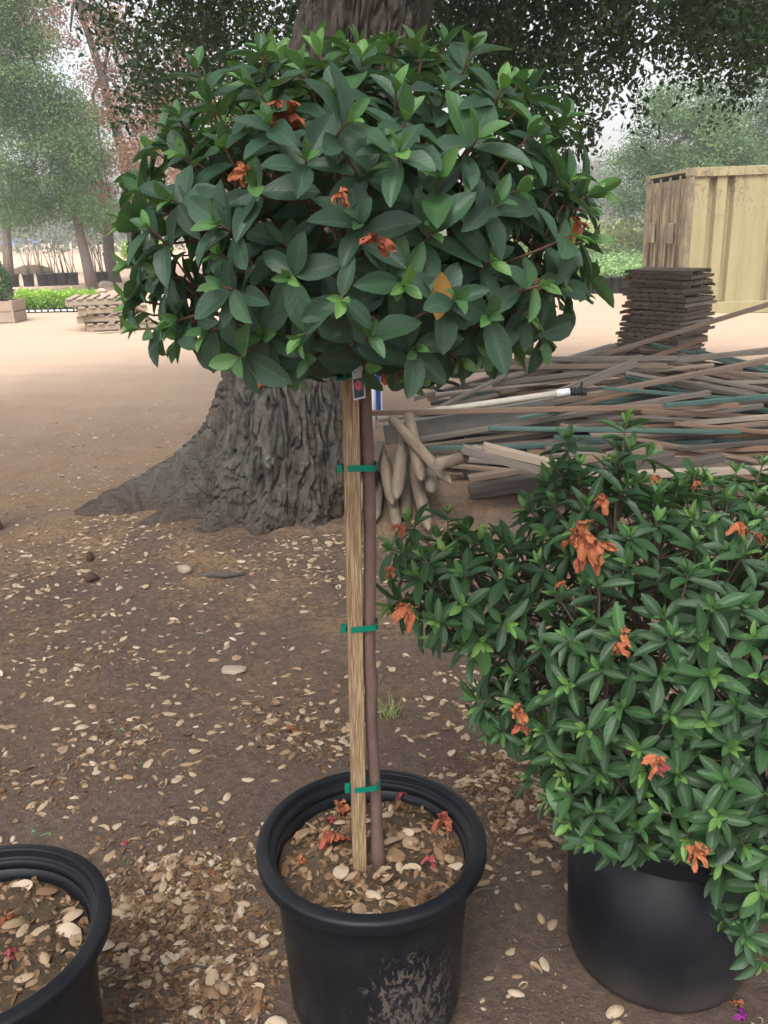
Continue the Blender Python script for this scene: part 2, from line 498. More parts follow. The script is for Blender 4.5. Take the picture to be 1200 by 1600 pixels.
# ------------------------------------------------------------------ ground
def ground_h(x, y):
    x = np.asarray(x, float); y = np.asarray(y, float)
    h = (fbm(x * .9, y * .9, o=3, s=3) - .5) * .07
    h = h + (fbm(x * 6, y * 6, o=4, s=9) - .5) * .028
    near = sstep(14, 4, np.hypot(x, y))
    h = h * (.35 + .65 * near) + (fbm(x * 26, y * 26, o=3, s=21) - .5) * .017 * near
    # earth banked up round the foot of the oak
    d = np.hypot(x + .55, y - 4.6)
    h = h + .06 * sstep(1.5, .5, d)
    for (px, py, r) in PADS:
        w = sstep(r + .12, r, np.hypot(x - px, y - py))
        h = h * (1 - w)
    return h
POT_A = (-.036, 1.362); POT_B = (-.70, 1.145); POT_C = (.575, 1.48)
PADS = [(*POT_A, .2), (*POT_B, .2), (*POT_C, .22)]
def graded(lo, a, b, hi, step, grow):
    v = list(np.arange(a, b + 1e-6, step)); s = step
    while v[-1] < hi: s *= grow; v.append(v[-1] + s)
    s = step; w = [a]
    while w[0] > lo: s *= grow; w.insert(0, w[0] - s)
    return np.array(w[:-1] + v)
gx = graded(-105, -2.6, 2.9, 105, .022, 1.07)
gy = graded(-45, .8, 6.2, 135, .022, 1.06)
GX, GY = np.meshgrid(gx, gy)
GZ = ground_h(GX, GY)
V = np.stack([GX, GY, GZ], -1).reshape(-1, 3)
ny, nx = GX.shape
idx = np.arange(nx * ny).reshape(ny, nx)
Q = np.stack([idx[:-1, :-1], idx[:-1, 1:], idx[1:, 1:], idx[1:, :-1]], -1).reshape(-1, 4)
ground = link('ground', mesh_quads('ground', V, Q), M['earth'])
tag(ground, kind='structure')
def gz(x, y): return float(ground_h(np.array([x]), np.array([y]))[0])

# ------------------------------------------------------------------ leaf templates
def leaf_tmpl(L=1.0, W=.42, nl=6, nc=4, droop=.12, cup=.10, wide=.45, wave=0.0, twist=0.0, seed=0):
    t = .5 - .5 * np.cos(np.linspace(0, 1, nl + 1) * math.pi); t = .6 * t + .4 * np.linspace(0, 1, nl + 1); u = np.linspace(-1, 1, nc + 1)
    T, U = np.meshgrid(t, u, indexing='ij')
    tt = np.clip(T, .0, 1)
    e = math.log(.5) / math.log(wide)
    prof = np.clip(np.sin(math.pi * tt ** e), 0, 1) ** .72 * .97 + .03 * (1 - T) + .010
    X = U * prof * W * L / 2
    Y = T * L
    Z = -droop * L * T ** 2 + cup * L * W * np.abs(U) * prof * 1.2
    if wave: Z = Z + wave * L * np.sin(T * 9 + seed) * np.abs(U) * prof
    if twist:
        a = twist * T; X, Z = X * np.cos(a) - Z * np.sin(a) * 0, Z + X * np.sin(a)
    V = np.stack([X, Y, Z], -1).reshape(-1, 3)
    i = np.arange((nl + 1) * (nc + 1)).reshape(nl + 1, nc + 1)
    Q = np.stack([i[:-1, :-1], i[:-1, 1:], i[1:, 1:], i[1:, :-1]], -1).reshape(-1, 4)
    uv = np.stack([T, U], -1).reshape(-1, 2)
    return V, Q, uv
def frames(l, n):
    """l: leaf directions, n: rough normals (N,3) -> rotation (N,3,3) with columns x,y,z"""
    l = l / np.linalg.norm(l, axis=1, keepdims=True)
    x = np.cross(l, n); x /= np.linalg.norm(x, axis=1, keepdims=True) + 1e-9
    z = np.cross(x, l)
    return np.stack([x, l, z], -1)
def scatter_mesh(name, tmpls, which, Rm, P, S, tint):
    Vs, Qs, Ls, o = [], [], [], 0
    for k, (tv, tq, tuv) in enumerate(tmpls):
        m = np.where(which == k)[0]
        if not len(m): continue
        v = np.einsum('nij,vj->nvi', Rm[m], tv) * S[m][:, None, None] + P[m][:, None, :]
        nv = len(tv)
        q = tq[None] + (np.arange(len(m)) * nv)[:, None, None] + o
        uv = np.broadcast_to(tuv[None], (len(m), nv, 2))
        tn = np.broadcast_to(tint[m][:, None, None], (len(m), nv, 1))
        Vs.append(v.reshape(-1, 3)); Qs.append(q.reshape(-1, tq.shape[1])); Ls.append(np.concatenate([uv, tn], -1).reshape(-1, 3))
        o += len(m) * nv
    return mesh_quads(name, np.concatenate(Vs), np.concatenate(Qs), np.concatenate(Ls))
def unit(v): return v / (np.linalg.norm(v, axis=-1, keepdims=True) + 1e-9)
def rand_dirs(n): return unit(RNG.normal(size=(n, 3)))
DIAMOND = (np.array([[0, 0, 0], [.26, .45, .06], [0, 1, -.05], [-.26, .45, .06]], float), np.array([[0, 1, 2, 3]]),
           np.array([[0, 0], [.5, 1], [1, 0], [.5, -1]], float))
BLADE = (np.array([[-.03, 0, 0], [.03, 0, 0], [.012, 1, .08], [-.012, 1, .08]], float), np.array([[0, 1, 2, 3]]),
         np.array([[0, -1], [0, 1], [1, 1], [1, -1]], float))
def leaf_cloud(name, P, size, mat, parent=None, tint=None, up=.35, droop=0., tmpl=DIAMOND):
    n = len(P)
    l = rand_dirs(n); l[:, 2] -= droop; l = unit(l)
    nrm = unit(rand_dirs(n) + np.array([0, 0, up]))
    S = size * RNG.uniform(.65, 1.25, n)
    tint = RNG.random(n) if tint is None else np.clip(tint + RNG.normal(0, .15, n), 0, 1)
    me = scatter_mesh(name, [tmpl], np.zeros(n, int), frames(l, nrm), np.asarray(P, float), S, tint)
    return link(name, me, mat, parent)

# ------------------------------------------------------------------ the big oak
def oak():
    root = empty('oak_tree', (-.55, 4.6, 0))
    tag(root, 'massive old oak with furrowed grey bark and flaring roots', 'tree')
    nth, nz = 620, 400
    zz = np.concatenate([np.linspace(-.15, 1.0, 230), np.linspace(1.0, 4.2, nz - 230 + 1)[1:]])
    th = np.linspace(0, 2 * math.pi, nth, endpoint=False)
    Z, T = np.meshgrid(zz, th, indexing='ij')
    Zc = np.maximum(Z, 0)
    # centre line leans to the right as it rises
    cx = np.interp(zz, [-.2, 0, .3, .84, 1.6, 2.5, 4.2], [-.02, 0, .03, .07, .24, .50, 1.05])[:, None]
    cy = np.interp(zz, [-.2, 4.2], [0, .25])[:, None]
    r0 = np.interp(zz, [-.2, 0, .15, .3, .52, .84, 1.5, 2.5, 4.2], [.46, .44, .42, .405, .385, .36, .325, .31, .33])[:, None]
    lob = lambda a, w: np.exp(-((np.angle(np.exp(1j * (T - a)))) / w) ** 2)
    rr = r0 + np.zeros_like(T)
    for a, w, A, h in [(181, 12, .76, .27), (210, 9, .46, .22), (234, 11, .22, .24), (258, 13, .17, .36), (290, 15, .12, .40), (330, 18, .03, .2),
                       (20, 18, .05, .2), (75, 20, .3, .2), (130, 20, .3, .2)]:
        rr += A * lob(R(a), R(w)) * np.exp(-(Zc / h) ** 1.5)
    # grooves between the buttresses climbing the trunk
    for a, w, A, h in [(218, 7, .055, .7), (247, 6, .05, .55), (281, 6, .045, .6), (318, 7, .04, .8), (196, 6, .10, .35)]:
        rr -= A * lob(R(a + 0), R(w)) * np.exp(-Zc / h)
    ux, uy = np.cos(T), np.sin(T)
    rr += (fbm(ux * 1.8 + 5, uy * 1.8, Z * 1.1, 3, 4) - .5) * .13
    rr += (fbm(ux * 4 + 5, uy * 4, Z * 3.2, 3, 8) - .5) * .12 * np.exp(-Zc / .6)
    # bark plates: long furrows
    warp = (fbm(ux * 3, uy * 3, Z * 1.7, 3, 31) - .5) * .75
    bx, by = cx + rr * ux, rr * uy
    wz = (fbm(bx * 5, by * 5, Z * 2.5, 3, 33) - .5) * .22
    low = np.exp(-Zc / .35)
    a1 = fbm((bx + wz) * 13, (by + wz) * 13, Z * (1.6 + 3 * low), 2, 51) - .5
    a2 = fbm((bx + wz * .6) * 29, (by + wz * .6) * 29, Z * (4.2 + 6 * low), 2, 61) - .5
    rr += (fbm(bx * 7, by * 7, Z * 8, 4, 91) - .5) * .19 * np.exp(-(Zc / .35) ** 2)
    plates = sstep(0, .09, np.abs(a1)) * .42 + sstep(0, .10, np.abs(a2)) * .58
    fine = fbm(bx * 60, by * 60, Z * 40, 3, 71) - .5
    rough = np.clip(.55 + Zc * .8, .55, 1)
    rr += (plates - .6) * .072 * rough + fine * .024
    # scar on the left flank, dark hollow and knob at the foot
    def spot(a, z, wa, wz): return np.exp(-((np.angle(np.exp(1j * (T - R(a))))) / R(wa)) ** 2 - ((Z - z) / wz) ** 2)
    scar = spot(205, .56, 6.0, .16); hol = spot(257, .25, 6.5, .11); knob = spot(263, .39, 4, .055)
    rr -= .085 * scar + .13 * hol; rr += .055 * knob
    dab = (spot(250, .765, 1.4, .028) > .5) * 1.0
    X = cx + rr * ux; Y = cy + rr * uy * .92
    V = np.stack([X, Y, Z], -1).reshape(-1, 3)
    i = np.arange(nth * len(zz)).reshape(len(zz), nth); j = np.roll(i, -1, 1)
    Q = np.stack([i[:-1], j[:-1], j[1:], i[1:]], -1).reshape(-1, 4)
    luv = np.stack([sstep(.35, .75, scar), dab, sstep(.55, .85, knob)], -1).reshape(-1, 3)
    link('trunk', mesh_quads('trunk', V, Q, luv), M['bark'], root)
    # limbs above the picture
    fork = Vector((1.0, .25, 4.0))
    limbs = [[fork, (1.6, -.9, 4.9), (2.3, -2.2, 5.3), (2.6, -3.4, 5.4)], [fork, (2.4, .8, 4.6), (4.2, 1.6, 4.9), (6.2, 2.2, 4.8)],
             [fork, (.2, 1.2, 4.9), (-1.4, 2.4, 5.2), (-3.2, 3.4, 5.0)], [fork, (-.3, -.6, 5.0), (-1.6, -1.9, 5.4), (-2.7, -3.0, 5.5)],
             [fork, (1.4, 1.8, 5.2), (2.0, 3.6, 5.6)], [(-.05, .3, 3.2), (-1.0, .9, 4.0), (-2.2, 1.8, 4.4), (-3.6, 2.1, 4.3)]]
    for L in limbs:
        n = len(L)
        MB().tube(L, [.24 - .17 * k / (n - 1) for k in range(n)], 12).build('limb', M['bark'], root, smooth=True)
    # foliage in view: hanging sprays, each a drooping twig with small leaves
    off = Vector(root.location)
    tw = MB(); P = []
    def spray(c, length, n, spread):
        c = Vector(c)
        d = Vector((random.uniform(-1, 1), random.uniform(-1, 1), random.uniform(-1.2, .1))).normalized()
        p = c.copy(); pts = [p.copy()]
        for k in range(4):
            d = (d + Vector((0, 0, -.28))).normalized(); p = p + d * length / 4; pts.append(p.copy())
        tw.tube([q - off for q in pts], [.005, .004, .003, .002, .001], 3, cap=False)
        for k in range(n):
            s = random.random() * 3.999; a = int(s); q = pts[a].lerp(pts[a + 1], s - a)
            P.append((q.x - off.x + random.gauss(0, spread), q.y - off.y + random.gauss(0, spread), q.z - off.z + random.gauss(0, spread)))
    # (pixel x range, pixel y of the lower fringe at points, distance range, sprays)
    def region(x0, x1, low, y0, y1, nsp, n=95, top=-260, bias=1.0):
        xs = np.linspace(x0, x1, len(low))
        for _ in range(nsp):
            px = random.uniform(x0, x1); lo = float(np.interp(px, xs, low))
            py = top + (lo - top) * random.random() ** bias
            if py > lo - 40 and random.random() < .35: continue
            Y = random.uniform(y0, y1)
            p = at_y(px, py - 22, Y)
            spray(p, random.uniform(.28, .55), n, .065)
    region(140, 260, [20, 110, 185, 150], 6.2, 8.2, 46, bias=.8)
    region(255, 520, [140, 230, 250, 200, 170], 6.0, 8.5, 190, bias=.8)
    region(500, 700, [150, 150], 6.5, 8.5, 45)
    region(670, 790, [90, 130, 130, 150], 5.4, 7.6, 90, bias=.7)
    region(770, 960, [190, 225, 190, 150, 120], 5.2, 7.0, 120, bias=.75)
    region(940, 1090, [120, 95, 75, 60], 5.2, 7.2, 85, bias=.8)
    region(1080, 1230, [45, 110, 125, 120], 5.2, 7.2, 85, bias=.75)
    for (px, py) in [(900, 205), (925, 190), (905, 235), (880, 240), (935, 215), (890, 265), (870, 215)]:
        spray(at_y(px, py - 30, 5.6), .26, 26, .04)
    P = np.array(P)
    tag(tw.build('twigs', M['bark_far'], root), kind='stuff')
    tint = np.clip(fbm(P[:, 0] * 1.6, P[:, 1] * 1.6, P[:, 2] * 1.6, 2, 5) * 1.4 - .25, 0, 1)
    tag(leaf_cloud('foliage', P, .048, M['oak_leaf'], root, tint, up=.2, droop=.35), kind='stuff')
    # the crown overhead and behind, beyond the frame: shades the foreground
    n = 1500
    C = np.stack([RNG.uniform(-5.5, 6.9, n), RNG.uniform(-7.2, 4.6, n), RNG.uniform(0, 1, n)], -1)
    rad = np.hypot((C[:, 0] - .6) / 6.4, (C[:, 1] + 1.3) / 6.0)
    C = C[rad < 1]; rad = rad[rad < 1]
    C[:, 2] = 3.75 + C[:, 2] * 1.9 * (1 - rad ** 2) + .5 * (1 - rad)
    P2 = (C[:, None, :] + RNG.normal(0, 1, (len(C), 60, 3)) * np.array([.30, .30, .16])).reshape(-1, 3)
    tag(leaf_cloud('overhead_foliage', P2, .105, M['oak_leaf'], root, up=.9), kind='stuff')
oak()

# ------------------------------------------------------------------ pots
def soil_h(x, y, s): return (fbm(np.asarray(x) * 14, np.asarray(y) * 14, o=4, s=s) - .5) * .035
def make_pot(loc, mat, label, flared=True, seed=0, soil_z=.352, rz=0.):
    root = empty('nursery_pot', (loc[0], loc[1], 0), rz)
    tag(root, label, 'plant pot', 'large black nursery pots')
    if flared:
        body = [(.0, .004), (.150, .004), (.164, .010), (.170, .03), (.186, .335), (.187, .362), (.183, .362), (.181, .335), (.166, .03), (.0, .02)]
        rim = [(.1835, .3625), (.190, .3625), (.1915, .3665), (.2035, .3665), (.2040, .3660), (.2045, .3662), (.2050, .3660), (.2165, .3662), (.2185, .3672), (.2195, .3700), (.2195, .3850), (.2190, .3890), (.2165, .3915), (.2130, .3935), (.2000, .3960), (.1975, .3955), (.1965, .3930), (.1960, .3800), (.1955, .3790), (.1880, .3780), (.1860, .3770), (.1850, .370)]
    else:
        body = [(.0, .004), (.172, .004), (.184, .010), (.189, .024), (.203, .355), (.199, .355), (.185, .03), (.0, .02)]
        rim = [(.2005, .352), (.2095, .352), (.2125, .356), (.2135, .392), (.211, .398), (.205, .400), (.201, .397), (.199, .385)]
    MB().lathe(body, 96).build('wall', mat, root, smooth=True)
    r = rim_o = MB().lathe(rim, 96, closed=True).build('rim', M['black_pot'], root, smooth=True)
    ledge = [(.182, .338), (.186, .338), (.190, .358), (.190, .3655), (.186, .3655)] if flared else [(.190, .348), (.198, .348), (.1985, .362), (.194, .362)]
    # inner ledge in separate lengths, leaving the grip notches
    for k in range(5):
        a0, a1 = 2 * math.pi * k / 5 + .05 + seed, 2 * math.pi * (k + 1) / 5 - .05 + seed
        m = MB(); n = 16; L = ledge
        for i in range(n + 1):
            a = a0 + (a1 - a0) * i / n
            for (rr, z) in L: m.v.append(((rr - .001) * math.cos(a), (rr - .001) * math.sin(a), z + .0))
        q = len(L)
        for i in range(n):
            for j in range(q): m.f.append((i * q + j, i * q + (j + 1) % q, (i + 1) * q + (j + 1) % q, (i + 1) * q + j))
        m.f.append(tuple(range(q))); m.f.append(tuple(n * q + j for j in reversed(range(q))))
        m.build('inner_ledge', M['black_pot'], r)
    # soil
    rs = .1795 if flared else .196
    nr, na = 34, 110
    rr = np.linspace(0.002, rs, nr); aa = np.linspace(0, 2 * math.pi, na, endpoint=False)
    RR, AA = np.meshgrid(rr, aa, indexing='ij')
    X, Y = RR * np.cos(AA), RR * np.sin(AA)
    Z = soil_z + soil_h(X, Y, seed * 10 + 3 if isinstance(seed, int) else 3) - .014 * (RR / rs) ** 4
    V = np.stack([X, Y, Z], -1).reshape(-1, 3)
    i = np.arange(nr * na).reshape(nr, na); j = np.roll(i, -1, 1)
    Q = np.stack([i[:-1], j[:-1], j[1:], i[1:]], -1).reshape(-1, 4)
    link('soil', mesh_quads('soil', V, Q), M['soil'], root)
    return root
make_pot(POT_A, M['black_pot_mud'], 'black nursery pot with mud-splashed wall holding the staked tree', True, 0)
make_pot(POT_B, M['black_pot'], 'black nursery pot of bare soil and dry leaves, cut by frame edge', True, 1)
make_pot(POT_C, M['black_pot'], 'black straight-sided nursery pot under the spreading azalea bush', False, 2)

# ------------------------------------------------------------------ rosettes
def rosettes(tips, dirs, nleaf, L, young=3, open_old=(58, 98), open_young=(14, 46), sun_up=.35, tint_base=.3, tlen=.035):
    """returns leaf arrays: P, Rm, S, tint, which-hint"""
    P, Ld, Nn, S, T = [], [], [], [], []
    for p, d in zip(tips, dirs):
        d = Vector(d).normalized(); u = d.orthogonal().normalized(); w = d.cross(u)
        n = max(4, int(round(random.gauss(nleaf, 1.1)))); ph = random.random() * 6.28
        tb = tint_base + random.gauss(0, .10)
        sc = random.uniform(.82, 1.18)
        for k in range(n):
            yng = k < young
            al = R(random.uniform(*(open_young if yng else open_old)))
            a = ph + k * 2.39996 + random.gauss(0, .22)
            l = d * math.cos(al) + (u * math.cos(a) + w * math.sin(a)) * math.sin(al)
            nn = d - l * d.dot(l); nn = nn + Vector((0, -.08, sun_up)) + Vector((random.gauss(0, .22), random.gauss(0, .22), random.gauss(0, .15)))
            back = 0 if yng else random.uniform(0, tlen)
            P.append(Vector(p) - d * back); Ld.append(l); Nn.append(nn)
            S.append(L * sc * (random.uniform(.40, .66) if yng else random.uniform(.78, 1.2)))
            T.append(min(1, max(0, (tb + random.uniform(.28, .62)) if yng else tb + random.gauss(-.05, .13))))
    P, Ld, Nn = (np.array([tuple(v) for v in A]) for A in (P, Ld, Nn))
    return P, frames(Ld, Nn), np.array(S), np.array(T)

def plant_leaves(root, P, Rm, S, T, tm, mat, n_parts=300):
    """the leaves that show largest become parts, the rest one mass"""
    which = RNG.integers(0, len(tm), len(P))
    camp = np.array([0, 0, CAM_H])
    off = np.array(root.location)
    W = P + off
    dist = np.linalg.norm(W - camp, axis=1)
    # visible size, discounted for leaves well inside other leaves
    cellk = np.round((W - camp) / dist[:, None] * 28).astype(int)
    front = {}
    for i, c in enumerate(map(tuple, cellk)): front[c] = min(front.get(c, 9), dist[i])
    buried = np.array([dist[i] - front[tuple(cellk[i])] for i in range(len(P))])
    inframe = np.ones(len(P), bool)
    Mi = CAMROT.to_3x3().inverted()
    loc = (W - camp) @ np.array(Mi).T
    px = 600 + F_PX * loc[:, 0] / -loc[:, 2]; py = 800 - F_PX * loc[:, 1] / -loc[:, 2]
    inframe = (px > -10) & (px < 1210) & (py > -10) & (py < 1610)
    score = S / dist * np.exp(-buried / .06) * inframe
    order = np.argsort(-score)
    big, rest = order[:n_parts], order[n_parts:]
    # shared meshes: each template in five shades
    cache = {}
    for i in big:
        tb = int(min(4, T[i] * 5)); key = (int(which[i]), tb)
        if key not in cache:
            tv, tq, tuv = tm[key[0]]
            luv = np.concatenate([tuv, np.full((len(tuv), 1), (tb + .5) / 5)], 1)
            me = mesh_quads('leaf', tv, tq, luv); me.materials.append(mat); cache[key] = me
        M4 = Matrix.Identity(4)
        for a in range(3):
            for b in range(3): M4[a][b] = Rm[i][a, b] * S[i]
            M4[a][3] = P[i][a]
        link('leaf', cache[key], None, root, M4)
    me = scatter_mesh('foliage', tm, which[rest], Rm[rest], P[rest], S[rest], T[rest])
    tag(link('foliage', me, mat, root), kind='stuff')

def poisson(cands, dmin, nmax):
    got = []
    cell = {}
    for i, c in enumerate(cands):
        k = tuple(int(math.floor(v / dmin)) for v in c); ok = True
        for a in (-1, 0, 1):
            for b in (-1, 0, 1):
                for e in (-1, 0, 1):
                    for j in cell.get((k[0] + a, k[1] + b, k[2] + e), ()):
                        if sum((c[m] - cands[j][m]) ** 2 for m in range(3)) < dmin * dmin: ok = False; break
                    if not ok: break
                if not ok: break
            if not ok: break
        if ok:
            cell.setdefault(k, []).append(i); got.append(i)
            if len(got) >= nmax: break
    return got

def ramify(tw, origin, tips, dirs, nmain, frac, r0):
    """main branches, side branches, then a short twig to every tip"""
    P = np.array([tuple(p) for p in tips]); o = np.array(tuple(origin))
    def kmeans(A, k):
        C = A[RNG.choice(len(A), k, replace=False)]
        for _ in range(6):
            lab = ((A[:, None] - C[None]) ** 2).sum(-1).argmin(1)
            C = np.array([A[lab == j].mean(0) if (lab == j).any() else C[j] for j in range(k)])
        return C, lab
    C1, l1 = kmeans(P, nmain)
    for j in range(nmain):
        m = np.where(l1 == j)[0]
        if not len(m): continue
        a = Vector(o + (C1[j] - o) * frac); mid = Vector(o).lerp(a, .5) + Vector((random.gauss(0, .012), random.gauss(0, .012), -.008))
        tw.tube([origin, mid, a], [r0, r0 * .8, r0 * .6], 6, cap=False)
        k = max(1, len(m) // 5); C2, l2 = kmeans(P[m], k)
        for q in range(k):
            mm = m[l2 == q]
            if not len(mm): continue
            b = a.lerp(Vector(C2[q]), .62) + Vector((random.gauss(0, .008), random.gauss(0, .008), random.gauss(0, .008)))
            tw.tube([a, a.lerp(b, .5) + Vector((random.gauss(0, .008), random.gauss(0, .008), .006)), b], [r0 * .55, r0 * .42, r0 * .34], 5, cap=False)
            for i in mm:
                d = Vector(dirs[i]).normalized(); p = Vector(tips[i])
                tw.tube([b, b.lerp(p - d * .03, .6), p - d * .03, p + d * .003], [r0 * .30, r0 * .26, .0018, .0014], 5, cap=False)

def wilted(name, P, size, mat, parent, seed, n=9):
    """crumpled withered petals in a clump"""
    rs = random.Random(seed); m = MB()
    for k in range(n):
        d = Vector((rs.gauss(0, 1), rs.gauss(0, 1), rs.gauss(-.15, .8))).normalized()
        u = d.orthogonal().normalized(); u.rotate(Matrix.Rotation(rs.random() * 6.28, 3, d)); w = d.cross(u)
        L = size * rs.uniform(.45, 1.15); W = L * rs.uniform(.45, .8)
        o = Vector(P) + d * size * .1
        pts = []; ns = 6; ph = rs.random() * 9
        for i in range(ns + 1):
            t = i / ns; wd = W * math.sin(math.pi * (.10 + .84 * t)) ** .7
            c = o + d * L * t + w * .10 * L * math.sin(ph + t * 5) + Vector((0, 0, -.45 * L * t * t))
            row = []
            for q in range(5):
                k2 = q / 2 - 1
                row.append(c + u * wd * .5 * k2 * rs.uniform(.75, 1.1) + w * L * (.14 * math.sin(ph * 2 + k2 * 4 + t * 7) + rs.gauss(0, .06)) + d * L * rs.gauss(0, .04))
            pts.append(row)
        vs = [p for r in pts for p in r]; fs = []
        for i in range(ns):
            for j in range(4): fs.append((i * 5 + j, i * 5 + j + 1, i * 5 + j + 6, i * 5 + j + 5))
        m.add(vs, fs)
    return m.build(name, mat, parent, smooth=True)

# ------------------------------------------------------------------ staked azalea standard
STB = Vector((at_y(561, 1338, 1.335).x, 1.335, .30))
STT = Vector((at_y(547, 560, 1.335).x, 1.335, 1.345))
def azalea_tree():
    base = Vector((STB.x + .028, 1.341, .345))
    root = empty('azalea_tree', base)
    tag(root, 'round-headed azalea trained as a tree on one bare stem', 'tree')
    head = Vector((STT.x + .024, 1.341, 1.31)) - base
    st = []
    for k in range(25):
        t = k / 24
        x = (head.x) * t + .0025 * math.sin(t * 11) + .004 * math.exp(-((t - .40) / .025) ** 2) + .008 * (1 - t) ** 7
        st.append((x, head.y * t + .004 * math.sin(t * 9), -.01 + (head.z + .01) * t))
    rad = [.0105 + .0045 * math.exp(-k / 2) + .0018 * math.exp(-((k - 10) / .8) ** 2) + random.gauss(0, .0003) for k in range(25)]
    MB().tube(st, rad, 14).build('stem', M['stem'], root, smooth=True)
    # crown envelope: flattened dome, uneven
    ctr = Vector((-.026, 1.345, 1.462)) - base
    def env(u):
        r = np.where(u[:, 2:3] > 0, 1.0, 1.0)
        up = np.where(u[:, 2] > 0, .268, .158)
        lump = .78 + .50 * fbm(u[:, 0] * 2.4 + 9, u[:, 1] * 2.4, u[:, 2] * 2.4, 3, 77)
        side = np.stack([u[:, 0] * .330, u[:, 1] * .325, u[:, 2] * up], -1)
        return side * lump[:, None]
    tips, dirs, inner = [], [], []
    for layer, (sc, dm, nmax) in enumerate([(1.0, .062, 330), (.80, .075, 170), (.55, .10, 70)]):
        u = rand_dirs(5000)
        c = env(u) * sc * RNG.uniform(.94, 1.03, (5000, 1))
        for i in poisson(c, dm, nmax):
            o = u[i] * np.array([1, 1, .9]) + np.array([0, 0, .38])
            tips.append(Vector(c[i]) + ctr); dirs.append(Vector(o) + Vector((random.gauss(0, .22), random.gauss(0, .22), random.gauss(0, .2)))); inner.append(layer)
    # stray shoots reaching beyond the dome (pixel, distance from the camera along the ground)
    for px, py, Y, d in [(205, 415, 1.22, (-1, -.2, .1)), (225, 300, 1.3, (-1, 0, .25)), (280, 500, 1.15, (-.8, -.3, -.2)), (375, 560, 1.1, (-.5, -.6, -.35)),
                         (895, 375, 1.25, (1, -.1, .1)), (930, 300, 1.3, (1, 0, .3)), (915, 330, 1.2, (1, -.2, -.3)), (870, 440, 1.2, (.8, -.2, -.6)), (560, 75, 1.3, (0, 0, 1)),
                         (500, 70, 1.28, (-.1, 0, 1)), (650, 80, 1.3, (.2, 0, 1)), (390, 130, 1.3, (-.4, 0, .8)), (780, 150, 1.3, (.5, 0, .8)), (840, 190, 1.3, (.8, 0, .5)),
                         (640, 590, 1.25, (.1, -.1, -1)), (745, 540, 1.15, (.4, -.3, -.6)), (550, 540, 1.1, (.0, -.7, -.2)), (300, 225, 1.3, (-.8, 0, .6)), (245, 240, 1.34, (-.8, 0, .5))]:
        tips.append(at_y(px, py, Y) - base); dirs.append(Vector(d)); inner.append(0)
    tw = MB(); ramify(tw, head, tips, dirs, 26, .42, .006)
    tag(tw.build('branches', M['twig'], root, smooth=True), kind='stuff')
    tm = [leaf_tmpl(1, w, 6, 4, dr, cu, wd, wv, 0, s) for s, (w, dr, cu, wd, wv) in enumerate(
        [(.46, .10, .22, .50, .0), (.50, .22, .16, .53, .02), (.43, .05, .26, .50, .01), (.53, .16, .12, .54, .03), (.45, .30, .20, .50, .02)])]
    out_i = [i for i, l in enumerate(inner) if l == 0]; in_i = [i for i, l in enumerate(inner) if l > 0]
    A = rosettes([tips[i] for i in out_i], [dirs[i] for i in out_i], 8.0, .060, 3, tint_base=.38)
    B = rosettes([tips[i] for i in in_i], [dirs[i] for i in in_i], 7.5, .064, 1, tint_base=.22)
    P, Rm, S, T = (np.concatenate([a, b]) for a, b in zip(A, B))
    # the head is kept clear where stake, tag and stem enter it
    tipw = P + Rm[:, :, 1] * S[:, None] + np.array(base)
    keep = ~((np.abs(tipw[:, 0] - STT.x - .010) < .034) & (tipw[:, 2] < 1.375) & (tipw[:, 1] < 1.36))
    P, Rm, S, T = P[keep], Rm[keep], S[keep], T[keep]
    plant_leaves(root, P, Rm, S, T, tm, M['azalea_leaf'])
    for k, (px, py, Y, mt, sz) in enumerate([(445, 175, 1.12, 'petal_rust', .03), (380, 265, 1.05, 'petal_dry', .016), (535, 300, 1.0, 'petal_dry', .014), (590, 378, .99, 'petal_rust', .02),
                                             (895, 345, 1.2, 'petal_rust', .02), (850, 440, 1.15, 'petal_rust', .02), (430, 190, 1.12, 'petal_dry', .02),
                                             (615, 560, 1.2, 'petal_rust', .026), (630, 580, 1.22, 'petal_rust', .02), (805, 500, 1.22, 'petal_rust', .02)]):
        wilted('wilted_flower', at_y(px, py, Y) - base, sz, M[mt], root, 100 + k, 8)
    # one yellowed leaf
    tv, tq, tuv = tm[1]
    y = link('leaf', mesh_quads('leaf', tv * .055, tq, np.concatenate([tuv, np.zeros((len(tuv), 1))], 1)), M['yellow_leaf'], root)
    y.matrix_local = Matrix.Translation(at_y(690, 425, 1.04) - base) @ Matrix.Rotation(R(-75), 4, 'X') @ Matrix.Rotation(R(25), 4, 'Y')
    y['label'] = 'yellowed leaf among the green'
azalea_tree()

